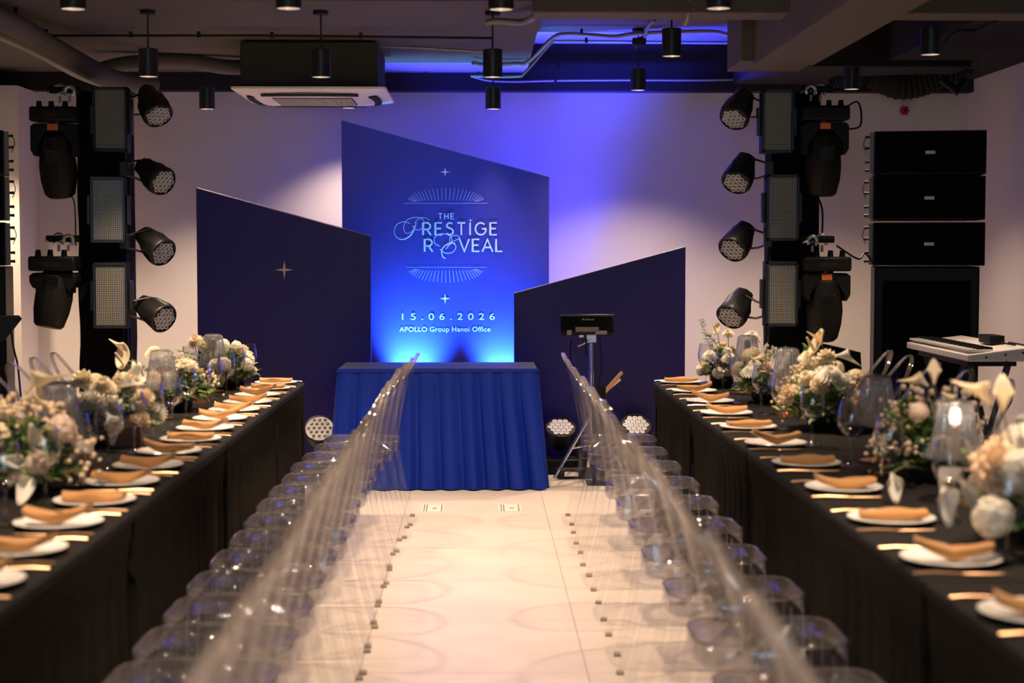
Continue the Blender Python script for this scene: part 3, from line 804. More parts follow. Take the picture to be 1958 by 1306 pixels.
def setting(side, k, y, kind, n_total, rn):
    row = 'left' if side < 0 else 'right'
    x = side * 1.097 + rn.uniform(-.006, .006)
    pos = '%s from the backdrop' % nth(k)
    o = clone('plate', mk_plate1); o.location = (x, y, TZ)
    tag(o, 'white plate under a folded napkin on the %s tables, %s' % (row, pos), 'plate', 'white dinner plates on the %s tables' % row)
    o = clone('nap%d' % kind, lambda: mk_napkin(kind)); o.location = (x - side * 0.003, y - 0.022, TZ)
    o.rotation_euler = (0, 0, (0 if side > 0 else PI) + rn.uniform(-.12, .12))
    tag(o, 'folded ochre napkin %s on the %s tables, %s' % (['with raised ends', 'rolled nearly flat', 'with high turned up ends', 'with one end raised'][kind], row, pos), 'napkin', 'ochre napkins on the %s tables' % row)
    dy = 0.148
    if side < 0: dy = 0.142
    rz = 0 if side > 0 else PI
    o = clone('knife', mk_knife); o.location = (x - side * 0.02, y - side * (dy if side > 0 else -dy) * 1.0 if False else y - dy, TZ); o.rotation_euler = (0, 0, rz + rn.uniform(-.06, .06))
    tag(o, 'rose gold knife before the plate on the %s tables, %s' % (row, pos), 'knife', 'rose gold knives on the %s tables' % row)
    o = clone('fork', mk_fork); o.location = (x - side * 0.025, y + (dy + 0.022), TZ); o.rotation_euler = (0, 0, rz + rn.uniform(-.06, .06))
    tag(o, 'rose gold fork behind the plate on the %s tables, %s' % (row, pos), 'fork', 'rose gold forks on the %s tables' % row)
    o = clone('glass', mk_glass); o.location = (side * 1.245 + rn.uniform(-.012, .012), y + 0.02 + rn.uniform(-.02, .03), TZ)
    tag(o, 'clear stemmed wine glass behind the plate on the %s tables, %s' % (row, pos), 'wine glass', 'wine glasses on the aisle side of the %s tables' % row)
rs_ = random.Random(21)
for k in range(15): setting(-1, k, 8.80 - 0.380 * k, kinds_L[k], 15, rs_)
for k in range(11): setting(1, k, 8.80 - 0.567 * k, kinds_R[k], 11, rs_)
for side, row, ys in ((-1, 'left', (8.6, 7.9, 7.2, 6.5, 5.8)), (1, 'right', (8.5, 7.7, 6.9, 6.1, 5.3))):
    for k, y in enumerate(ys):
        o = clone('glass', mk_glass); o.location = (side * 1.53, y, TZ)
        tag(o, 'wine glass beyond the flowers on the %s tables, %s from the backdrop' % (row, nth(k)), 'wine glass', 'wine glasses on the wall side of the %s tables' % row)

# ------------------------------------------------------------------ glass table lamps
def mk_lamp():
    root = empty('table_lamp', (0, 0, 0))
    MB().lathe([(0.001, 0.0), (0.05, 0.0), (0.052, 0.006), (0.012, 0.012), (0.006, 0.02), (0.006, 0.20), (0.012, 0.22), (0.001, 0.225)], 24).build('base', m_copper, root)
    MB().lathe([(0.001, 0.225), (0.014, 0.228), (0.018, 0.25), (0.013, 0.272), (0.001, 0.278)], 16).build('bulb', m_bulb, root)
    MB().lathe([(0.084, 0.132), (0.082, 0.138), (0.072, 0.156), (0.063, 0.185), (0.056, 0.22), (0.051, 0.255), (0.047, 0.288), (0.040, 0.292)], 160, rib=20, ribamp=0.05).build('lamp_shade', m_shade, root, smooth=80)
    MB().lathe([(0.001, 0.292), (0.038, 0.290), (0.045, 0.294), (0.030, 0.299), (0.001, 0.300)], 24).build('cap', m_shade, root)
    return root
m_bulb = mat('frosted_bulb', (0.8, 0.75, 0.68), 0.4)
lamps = [(1, 8.2), (1, 7.12), (1, 5.52), (1, 4.60), (-1, 8.36), (-1, 7.0), (-1, 5.30)]
lamplab = {8.2: 'ribbed glass table lamp by the tall daisies at right far end', 7.12: 'ribbed glass table lamp left of the peach flowers at right', 5.52: 'ribbed glass table lamp behind the menu card at right',
           4.60: 'ribbed glass table lamp nearest on the right tables', 8.36: 'ribbed glass table lamp behind white flowers at left far end', 7.0: 'ribbed glass table lamp in the middle of the left flowers', 5.30: 'ribbed glass table lamp nearest on the left tables'}
for s, y in lamps:
    o = clone('lamp', mk_lamp); o.location = (s * 1.365, y, TZ)
    tag(o, lamplab[y], 'table lamp', 'ribbed glass table lamps')
    if y == 4.60:
        for c in o.children:
            if c.name.startswith('bulb'):
                c.data = c.data.copy(); c.data.materials[0] = mat('lit_bulb', (1, 0.9, 0.8), 0.4, emit=(1, 0.85, 0.65), estr=3.0)  # added bulb glow stands in for the bright reflection on the lamp cap
                c['label'] = 'glowing warm bulb'

# ------------------------------------------------------------------ flowers
m_leaf = mat('green_leaf', (0.19, 0.30, 0.07), 0.55, noise=0.45, nscale=25)
m_leafd = mat('dark_green_leaf', (0.045, 0.10, 0.045), 0.5, noise=0.4, nscale=25)
m_leafl = mat('yellow_green_leaf', (0.42, 0.46, 0.12), 0.55, noise=0.3, nscale=25)
m_cream = mat('cream_petal', (0.88, 0.78, 0.58), 0.7, noise=0.06, nscale=30)
m_wpetal = mat('white_petal', (0.90, 0.86, 0.77), 0.7, noise=0.05, nscale=30)
m_peach = mat('peach_petal', (0.93, 0.74, 0.53), 0.7, noise=0.12, nscale=20)
m_pink = mat('blush_petal', (0.86, 0.72, 0.60), 0.7, noise=0.08, nscale=20)
m_stem = mat('green_stem', (0.14, 0.17, 0.07), 0.6)
m_vase = mat('black_ceramic_bowl', (0.012, 0.016, 0.018), 0.35)
m_eye = mat('yellow_flower_centre', (0.5, 0.42, 0.08), 0.8)
for q_ in (m_leaf, m_leafd, m_leafl): translucent(q_, 0.35)
for q_ in (m_cream, m_wpetal, m_peach, m_pink): translucent(q_, 0.42)
def petal_ring(mb, n, r0, r1, wd, z0, z1, tw=0.0, cup=0.0):
    for k in range(n):
        a = 2 * PI * k / n + tw; c, s = math.cos(a), math.sin(a)
        def pt(r, w_, z): return (r * c - w_ * s, r * s + w_ * c, z)
        rm = (r0 + r1) / 2; zm = (z0 + z1) / 2 + cup
        mb.add([pt(r0, -wd * 0.4, z0), pt(r0, wd * 0.4, z0), pt(rm, wd, zm), pt(r1, wd * 0.35, z1), pt(r1, -wd * 0.35, z1), pt(rm, -wd, zm)], [(0, 1, 2, 5), (5, 2, 3, 4)])
def fl_mum(mm):
    mb = MB()
    for i in range(6):
        q = i / 5
        petal_ring(mb, 20 - i * 2, 0.003, 0.036 * (1 - 0.55 * q), 0.0042, 0.002 + 0.010 * q, 0.000 + 0.026 * q, tw=i * 0.37, cup=0.004)
    return mb.build('chrysanthemum_bloom', mm, smooth=0)
def fl_rose(mm):
    mb = MB(); r_ = random.Random(5)
    mb.ball((0, 0, 0.018), 0.018, 12, 7)
    N = 34
    for k in range(N):
        q = (k + 0.5) / N; z = 1 - 1.35 * q; a = k * 2.39996
        rr = math.sqrt(max(0, 1 - z * z)); n = Vector((rr * math.cos(a), rr * math.sin(a), z))
        out = (n + Vector((0, 0, 0.9 * (1 - q)))).normalized()
        tn = out.cross(n if n.cross(out).length > 0.1 else Vector((math.sin(a), -math.cos(a), 0.2))).normalized()
        R_ = 0.030 + 0.010 * q; wd = 0.011 + 0.007 * q
        c0 = n * 0.010 + Vector((0, 0, 0.016))
        def pt(u, v):
            x = (u - 0.5) * 2
            return c0 + n * (R_ - 0.010) * v + tn * x * wd * math.sin(PI * (0.15 + 0.7 * v)) + out * (0.006 * v * v - 0.004 * x * x + 0.002 * math.sin(7 * u + k))
        mb.grid(pt, 4, 3)
    return mb.build('rose_bloom', mm, smooth=60, solid=0.0008)
def fl_hyd(mm):
    mb = MB(); r_ = random.Random(3)
    for k in range(52):
        z = 1 - 1.75 * (k + 0.5) / 52; a = k * 2.39996
        rr = math.sqrt(max(0, 1 - z * z)); n = Vector((rr * math.cos(a), rr * math.sin(a), z))
        c = n * (0.040 + r_.uniform(-.003, .003)) + Vector((0, 0, 0.03)); t_ = n.orthogonal().normalized(); b_ = n.cross(t_)
        tw = r_.uniform(0, PI)
        for j in range(4):
            aa = tw + j * PI / 2; d = t_ * math.cos(aa) + b_ * math.sin(aa); e = n.cross(d)
            mb.add([c, c + d * 0.007 + e * 0.0055 + n * 0.002, c + d * 0.0125 + n * 0.001, c + d * 0.007 - e * 0.0055 + n * 0.002], [(0, 1, 2, 3)])
    mb.ball((0, 0, 0.03), 0.036, 12, 8)
    return mb.build('hydrangea_bloom', mm, smooth=0)
def fl_calla(mm):
    """arum: a flaring spathe with a pointed tip"""
    mb = MB()
    def pt(u, v):
        a = (u - 0.5) * 5.2; r = 0.006 + 0.028 * v ** 1.6
        tip = max(0, math.cos(a)) ** 3 * v ** 2
        return (r * math.sin(a), -r * math.cos(a) - 0.016 * tip * 2, 0.075 * v + 0.05 * tip - 0.02 * v * v * (1 - math.cos(a)) * 0.3)
    mb.grid(pt, 18, 8)
    return mb.build('arum_bloom', mm, smooth=80, solid=0.0015)
def fl_anth(mm):
    """open heart-shaped spathe seen from the side, with its spadix"""
    mb = MB()
    def pt(u, v):
        x = (u - 0.5) * 2; L_ = v
        wd = 0.030 * math.sin(PI * min(1, L_ * 0.93 + 0.07)) ** 0.7
        return (x * wd, 0.085 * L_ - 0.03, 0.004 + 0.012 * x * x + 0.018 * L_ * L_)
    mb.grid(pt, 8, 12); mb.tube([(0, -0.012, 0.004), (0.0, 0.0, 0.035), (0, 0.008, 0.055)], [0.004, 0.0045, 0.002], 8)
    return mb.build('anthurium_bloom', mm, smooth=80, solid=0.0015)
def fl_filler(mm):
    mb = MB(); r_ = random.Random(9)
    for k in range(26):
        c = Vector((r_.gauss(0, 0.02), r_.gauss(0, 0.02), 0.02 + r_.gauss(0, 0.014)))
        mb.ball(c, r_.uniform(0.003, 0.006), 6, 4)
    return mb.build('filler_blossom', mm, smooth=60)
def leaf(mb, base, d, L_, wd, rn):
    d = Vector(d).normalized(); side = d.cross(Vector((rn.uniform(-.4, .4), rn.uniform(-.4, .4), 1))).normalized(); up = side.cross(d)
    b = Vector(base)
    vs = [b, b + d * L_ * 0.35 + side * wd - up * wd * 0.1, b + d * L_ * 0.7 + side * wd * 0.8 - up * L_ * 0.06, b + d * L_ - up * L_ * 0.2,
          b + d * L_ * 0.7 - side * wd * 0.8 - up * L_ * 0.06, b + d * L_ * 0.35 - side * wd - up * wd * 0.1, b + d * L_ * 0.4 + up * wd * 0.35]
    mb.add(vs, [(0, 1, 6), (1, 2, 6), (2, 3, 6), (3, 4, 6), (4, 5, 6), (5, 0, 6)])
FL = {'mum': fl_mum, 'rose': fl_rose, 'hyd': fl_hyd, 'calla': fl_calla, 'anth': fl_anth, 'fil': fl_filler}
flproto = {}
def bloom(kind, mm, parent, loc, direction, size, roll=0.0):
    key = (kind, mm.name)
    if key in flproto: o = flproto[key].copy(); COL.objects.link(o)
    else: o = FL[kind](mm); flproto[key] = o
    o.parent = parent; o.location = loc
    q = Vector(direction).to_track_quat('Z', 'Y'); o.rotation_euler = (q.to_matrix() @ Matrix.Rotation(roll, 3, 'Z')).to_euler()
    size *= {'calla': 0.62, 'anth': 0.85}.get(kind, 1.0)
    o.scale = (size, size, size)
    return o
def arrangement(x, y, label, seed, rad=0.13, height=0.20, blooms=(), leaves=(90, 60, 40), n_bl=12, talls=(), sprays=(), dense=1.0, ylen=1.0):
    """talls: (kind, mat, px, py, Y, size, dir) blooms on tall stems; sprays: (px, py, Y) tips of leafy branches"""
    root = empty('flower_arrangement', (x, y, TZ), 0, label, 'flower arrangement', 'flower centrepieces on the tables')
    rn = random.Random(seed); O = Vector((x, y, TZ))
    MB().lathe([(0.001, 0.0), (0.045, 0.0), (0.062, 0.02), (0.066, 0.055), (0.060, 0.058), (0.055, 0.03), (0.001, 0.02)], 28).build('bowl', m_vase, root)
    stems = MB()
    for mm, nl in zip((m_leaf, m_leafd, m_leafl), leaves):
        mb = MB()
        for _ in range(int(nl * 1.9)):
            a = rn.uniform(0, 2 * PI); el = rn.uniform(0.0, 1.35); rr = rn.uniform(0.35, 1.0)
            c = Vector((math.cos(a) * math.cos(el) * rad * rr, math.sin(a) * math.cos(el) * rad * rr * ylen, 0.05 + math.sin(el) * height * 0.85 * rr))
            d = Vector((math.cos(a + rn.uniform(-.6, .6)), math.sin(a + rn.uniform(-.6, .6)), rn.uniform(-0.3, 1.1)))
            leaf(mb, c, d, rn.uniform(0.028, 0.062), rn.uniform(0.007, 0.014), rn)
        if mm is m_leaf:
            for s_ in sprays:
                tip = P(*s_) - O; b0 = Vector((rn.uniform(-.02, .02), rn.uniform(-.02, .02), 0.05)); mid = (b0 + tip) / 2 + Vector((rn.uniform(-.03, .03), 0, 0.03))
                pth = smoothpath([b0, mid, tip], 9); stems.tube(pth, [0.0022 * (1 - 0.6 * i / len(pth)) for i in range(len(pth))], 5)
                for i, p in enumerate(pth[3:]):
                    for sg in (-1, 1):
                        leaf(mb, p, (sg * rn.uniform(.5, 1), rn.uniform(-.6, .6), rn.uniform(.2, .9)), 0.022 + 0.012 * (1 - i / len(pth)), 0.006, rn)
        if mb.v: mb.build('foliage', mm, root, smooth=0)
    n_bl = int(n_bl * 1.35)
    for i in range(n_bl):
        kind, mm, sz = blooms[i % len(blooms)]
        a = 2 * PI * (i + rn.uniform(-.3, .3)) * 0.382 * 1.0; el = rn.uniform(0.12, 1.25)
        n = Vector((math.cos(a) * math.cos(el), math.sin(a) * math.cos(el), math.sin(el)))
        c = Vector((n.x * rad * 0.95, n.y * rad * 0.95 * ylen, 0.055 + n.z * height * 0.85))
        dr = (n + Vector((rn.uniform(-.3, .3), rn.uniform(-.7, -.1), rn.uniform(0, .5)))).normalized()
        bloom(kind, mm, root, c, dr, sz * rn.uniform(0.85, 1.2), rn.uniform(0, 6))
        stems.tube([(0, 0, 0.03), c * 0.6, c], 0.0018, 5)
    for kind, mm, px, py, Y, sz, dr in talls:
        c = P(px, py, Y) - O
        bloom(kind, mm, root, c, dr, sz, rn.uniform(-.3, .3) if kind in ('anth', 'calla') else rn.uniform(0, 6))
        stems.tube(smoothpath([(0, 0, 0.03), (c.x * 0.7 + 0.01, c.y * 0.7, 0.05 + c.z * 0.45), c], 5), 0.0021, 5)
    stems.build('stems', m_stem, root)
    return root
U = (0, -0.4, 1)
# right row, from the far end
arrangement(1.30, 8.62, 'white flowers with a tall leafy branch and daisies, far end right', 1, 0.10, 0.19, (('mum', m_cream, .95), ('hyd', m_wpetal, .7), ('rose', m_peach, .6)), (90, 50, 40), 9,
            (('mum', m_wpetal, 1437, 648, 8.5, 1.5, (0.2, -0.5, 1)), ('mum', m_cream, 1392, 640, 8.6, 1.0, (-.1, -0.6, 1)), ('anth', m_cream, 1372, 634, 8.6, 1.0, (-0.6, -0.5, 0.6)), ('mum', m_wpetal, 1357, 682, 8.5, 1.2, U), ('mum', m_wpetal, 1394, 688, 8.45, 1.3, U)),
            ((1340, 612, 8.6), (1352, 640, 8.6), (1376, 668, 8.6)))
arrangement(1.37, 7.72, 'cream flowers with anthuriums behind the second lamp, right tables', 2, 0.14, 0.20, (('mum', m_wpetal, 1.0), ('hyd', m_cream, .75), ('calla', m_wpetal, .8), ('fil', m_wpetal, 1.2)), (130, 60, 40), 15,
            (('calla', m_cream, 1470, 690, 7.5, 1.1, (-0.8, -0.3, 0.6)), ('anth', m_wpetal, 1484, 700, 7.4, 1.3, (0.1, -0.9, 0.4)), ('rose', m_pink, 1470, 712, 7.5, 1.0, U), ('mum', m_wpetal, 1432, 715, 7.6, 1.3, U)),
            ((1498, 668, 7.5), (1490, 690, 7.5)))
arrangement(1.40, 6.55, 'large peach and cream flowers in the middle of the right tables', 3, 0.165, 0.22, (('rose', m_peach, 1.1), ('hyd', m_cream, .85), ('mum', m_cream, 1.2), ('rose', m_wpetal, 1.0), ('fil', m_cream, 1.5)), (150, 60, 110), 22,
            (('anth', m_cream, 1565, 668, 6.6, 1.6, (-0.7, -0.2, 0.5)), ('calla', m_wpetal, 1598, 680, 6.5, 1.3, (0.9, -0.3, 0.1)), ('calla', m_peach, 1572, 660, 6.6, 1.0, (-.4, 0, 1)), ('mum', m_wpetal, 1588, 722, 6.4, 1.7, U), ('mum', m_cream, 1545, 688, 6.6, 1.3, U), ('rose', m_cream, 1580, 690, 6.5, 1.0, U)),
            ((1543, 662, 6.7), (1550, 680, 6.7), (1612, 745, 6.3)))
arrangement(1.42, 5.05, 'leafy green arrangement with blush sprigs, right tables', 4, 0.14, 0.21, (('fil', m_pink, 1.8), ('fil', m_pink, 1.5), ('rose', m_pink, .9), ('calla', m_wpetal, .9)), (170, 130, 20), 13,
            (('calla', m_cream, 1786, 735, 4.9, 1.0, (0.0, 0, 1)), ('calla', m_cream, 1775, 738, 4.9, 1.1, (-0.8, 0, 0.6)), ('calla', m_cream, 1800, 750, 4.9, 1.0, (0.8, -.2, -0.5)), ('hyd', m_pink, 1755, 800, 4.8, 0.7, U), ('calla', m_wpetal, 1705, 905, 4.6, 1.1, (0, -0.8, -.5))),
            ((1715, 770, 5.0), (1740, 762, 5.0), (1700, 790, 4.9)))
arrangement(1.40, 3.98, 'big peach rose and white hydrangea arrangement nearest at right', 5, 0.15, 0.20, (('hyd', m_wpetal, 1.0), ('rose', m_peach, 1.3), ('calla', m_wpetal, 1.1), ('rose', m_cream, 1.2)), (150, 110, 40), 14,
            (('rose', m_peach, 1905, 905, 3.85, 1.75, (-0.2, -1, 0.5)), ('hyd', m_wpetal, 1945, 925, 3.8, 1.2, U), ('hyd', m_wpetal, 1890, 990, 3.75, 1.1, (0, -1, .2)), ('calla', m_wpetal, 1800, 925, 3.9, 1.3, (0.1, -0.8, -.5)), ('calla', m_wpetal, 1835, 915, 3.9, 1.2, (0.3, -0.8, -.4)),
             ('calla', m_wpetal, 1945, 800, 3.9, 1.2, (0.8, -0.4, 0.1)), ('calla', m_cream, 1918, 790, 3.9, 1.2, (0, 0, 1)), ('calla', m_cream, 1895, 775, 3.9, 1.3, (-0.6, 0, 1))),
            ((1850, 870, 4.0),))
arrangement(1.42, 3.05, 'leafy white arrangement beyond the right edge, nearest of all', 15, 0.13, 0.20, (('hyd', m_wpetal, 1.0), ('rose', m_peach, 1.2)), (80, 60, 20), 8) if False else None
# left row
arrangement(-1.30, 8.60, 'white flowers with tall peach daisies, far end of left tables', 6, 0.11, 0.19, (('mum', m_wpetal, 1.0), ('hyd', m_wpetal, .75), ('anth', m_cream, .9), ('rose', m_pink, .7)), (120, 50, 60), 13,
            (('mum', m_peach, 374, 654, 8.4, 1.35, (-.1, -0.8, .8)), ('mum', m_cream, 384, 660, 8.3, 1.0, (.5, -0.5, .2)), ('mum', m_wpetal, 412, 700, 8.2, 1.3, U), ('hyd', m_wpetal, 428, 706, 8.2, .9, U), ('anth', m_leafl, 420, 728, 8.2, 1.0, (0.4, -0.7, 0.2))),
            ((403, 652, 8.4), (398, 665, 8.4), (340, 672, 8.4), (328, 684, 8.4)))
arrangement(-1.36, 7.35, 'peach daisy and leafy arrangement in the left tables middle', 7, 0.13, 0.19, (('mum', m_peach, 1.2), ('rose', m_cream, .8), ('mum', m_wpetal, .9), ('fil', m_cream, 1.4)), (140, 80, 40), 13,
            (('mum', m_cream, 295, 678, 7.3, 1.3, U), ('anth', m_cream, 240, 692, 7.15, 1.6, (-0.5, -0.8, 0.5)), ('calla', m_cream, 232, 672, 7.15, .9, (-0.3, 0, 1)), ('mum', m_peach, 293, 728, 7.2, 1.5, U)),
            ((250, 690, 7.2), (262, 702, 7.2), (330, 688, 7.4)))
arrangement(-1.38, 6.15, 'cream daisies with white calla lilies near the left lamp', 8, 0.15, 0.19, (('mum', m_cream, 1.3), ('calla', m_wpetal, 1.2), ('rose', m_wpetal, 1.1), ('rose', m_peach, .9), ('hyd', m_cream, .8)), (140, 110, 20), 19,
            (('mum', m_cream, 197, 742, 6.0, 1.5, U), ('rose', m_cream, 160, 737, 6.1, 1.2, U), ('calla', m_wpetal, 225, 742, 6.0, 1.3, (0.8, -0.3, .6)), ('calla', m_wpetal, 205, 790, 5.9, 1.5, (0.6, -0.7, -.6)), ('mum', m_wpetal, 300, 790, 6.2, 1.2, (0.3, -.8, 0)), ('hyd', m_wpetal, 215, 812, 5.9, .8, (0.4, -.8, 0))))
arrangement(-1.36, 4.85, 'leafy green and blush arrangement at the left picture edge', 9, 0.14, 0.20, (('fil', m_peach, 1.7), ('hyd', m_pink, .9), ('calla', m_wpetal, 1.1), ('rose', m_cream, 1.1)), (150, 110, 60), 14,
            (('calla', m_cream, 52, 752, 4.9, 1.7, (0.8, 0, 1)), ('calla', m_cream, 40, 765, 4.9, 1.6, (1, -.2, .25)), ('calla', m_wpetal, 60, 912, 4.7, 1.3, (0, -0.9, -.2))),
            ((60, 800, 4.8),))

# menu cards and small boxes
def menu(x, y, rz, label):
    root = empty('menu_card_holder', (x, y, TZ), rz, label, 'card holder', 'white cards in copper holders')
    MB().tube([(0, 0, 0), (0, 0, 0.008)], 0.022, 16).tube([(0, 0, 0.008), (0.004, 0, 0.055), (0.0, 0, 0.10)], [0.007, 0.005, 0.005], 8).build('stand', m_copper, root)
    MB().box((0, 0, 0.115), (0.060, 0.003, 0.042)).build('card', m_plate, root, smooth=0)
menu(1.30, 5.18, 0.1, 'white card in a copper holder before the third right lamp')
menu(1.28, 4.35, -0.3, 'white card in a copper holder before the peach rose')
menu(-1.23, 5.05, 0.2, 'white card in a copper holder near the left lamp')
menu(1.33, 7.0, 0.1, 'white card in a copper holder by the second right lamp')
for x, y, lab in ((-1.30, 6.0, 'brown square box under the calla lilies on the left tables'), (-1.33, 7.75, 'brown square box before the far left flowers'), (-1.34, 5.02, 'brown square box nearest on the left tables')):
    r_ = empty('wooden_box', (x, y, TZ), 0.15, lab, 'box', 'brown table boxes')
    b_ = MB(); b_.box((0, 0, 0.004), (0.10, 0.10, 0.008))
    for dx, dy, sx, sy in ((-.047, 0, .006, .10), (.047, 0, .006, .10), (0, -.047, .10, .006), (0, .047, .10, .006)): b_.box((dx, dy, 0.042), (sx, sy, 0.076))
    b_.build('box_body', m_wood, r_, smooth=0)
    MB().box((0, 0, 0.070), (0.086, 0.086, 0.01)).build('floral_moss', m_leafd, r_, smooth=0)

# ------------------------------------------------------------------ light towers
def lens_face(parent, R, z, n_rings=2, m1=None, m2=None, rl=None, name='lens'):
    """hexagonal cluster of lenses in the local xy plane facing +z"""
    step = R * 0.92 / (n_rings + 0.55)
    rr = rl or step * 0.46
    rim = MB(); ins = MB()
    for q in range(-n_rings, n_rings + 1):
        for r in range(-n_rings, n_rings + 1):
            if abs(q + r) > n_rings: continue
            x = step * (q + r / 2); y = step * r * 0.866
            c = MB(); 
            rim.M = Matrix.Translation((x, y, z)); rim.lathe([(rr, -0.002), (rr, 0.006), (rr * 0.72, 0.006), (rr * 0.70, 0.0)], 12)
            ins.M = Matrix.Translation((x, y, z)); ins.lathe([(rr * 0.72, 0.001), (rr * 0.5, 0.004), (0.0005, 0.006)], 10)
    rim.build('lens_rings', m1 or m_lens, parent); ins.build('lenses', m2 or m_lensd, parent)
def wash_light(loc, direction, anchor, label, sc_=1.0, seed=0, cover=True):
    """LED wash light in a black rain cover on a yoke clamped to the tower"""
    root = empty('wash_light', loc, 0, label, 'stage light', 'wash lights on the light towers')
    q = Vector(direction).to_track_quat('Z', 'Y').to_matrix().to_4x4()
    rn = random.Random(seed)
    mb = MB(); mb.M = q
    R = 0.088 * sc_
    ph = rn.uniform(0, 6)
    prof = [(0.025, -0.225), (0.055, -0.215), (0.066, -0.16), (0.082, -0.12), (R, -0.05), (R * 1.03, -0.01), (R, 0.0), (R * 0.94, 0.004), (R * 0.93, -0.006)]
    vs = []; fs = []; n = 28
    for j, (r, z) in enumerate(prof):
        for k in range(n):
            th = 2 * PI * k / n
            wob = 1 + (0.07 * math.sin(3 * th + ph + j) + 0.04 * math.sin(7 * th + 2 * ph)) * (1 if j < 5 else 0.15)
            vs.append((r * wob * math.cos(th), r * wob * math.sin(th), z))
    for j in range(len(prof) - 1):
        for k in range(n):
            k2 = (k + 1) % n; fs.append((j * n + k, j * n + k2, (j + 1) * n + k2, (j + 1) * n + k))
    mb.add(vs, fs); mb.add([(0, 0, -0.23)] , []); mb.build('rain_cover', m_bag, root, smooth=50)
    fc = MB(); fc.M = q; fc.disc((0, 0, -0.004), R * 0.94, (0, 0, 1), 28).build('front_plate', m_black, root, smooth=0)
    e = MB()
    f_ = empty('lens_cluster', (0, 0, 0), rot=q.to_euler()); f_.parent = root
    lens_face(f_, R * 0.95, -0.002, 2)
    a = Vector(anchor) - Vector(loc)
    back = q @ Vector((0, 0, -0.13))
    sx = 1 if a.x > 0 else -1
    p1 = back + Vector((0, -0.0, 0.075)); p2 = back + Vector((0, 0.0, -0.075))
    yk = MB()
    yk.tube([p1, Vector((a.x * 0.75, p1.y * .5, a.z + 0.05)), Vector((a.x, 0, a.z + 0.03))], 0.011, 8, flat=0.6)
    yk.tube([p2, Vector((a.x * 0.75, p2.y * .5, a.z - 0.05)), Vector((a.x, 0, a.z - 0.03))], 0.011, 8, flat=0.6)
    yk.build('yoke', m_blackm, root)
    MB().box((a.x, 0, a.z), (0.05, 0.06, 0.09)).build('clamp', m_blackm, root, bevel=0.006)
    return root
def clamp(mb, c, s=1.0):
    c = Vector(c)
    pts = [c + Vector((0.03 * s * math.cos(a), 0, 0.03 * s * math.sin(a))) for a in [math.radians(x) for x in range(-60, 230, 24)]]
    mb.tube(pts, 0.008 * s, 6, flat=1.6); mb.tube([c + Vector((0, 0, -0.03 * s)), c + Vector((0, 0, -0.07 * s))], 0.009 * s, 6)
    mb.tube([c + Vector((-0.03 * s, 0, 0)), c + Vector((-0.065 * s, -0.01, -0.012))], 0.006 * s, 6); mb.tube([c + Vector((-0.06 * s, -0.03, -0.01)), c + Vector((-0.06 * s, 0.02, -0.014))], 0.005 * s, 6)
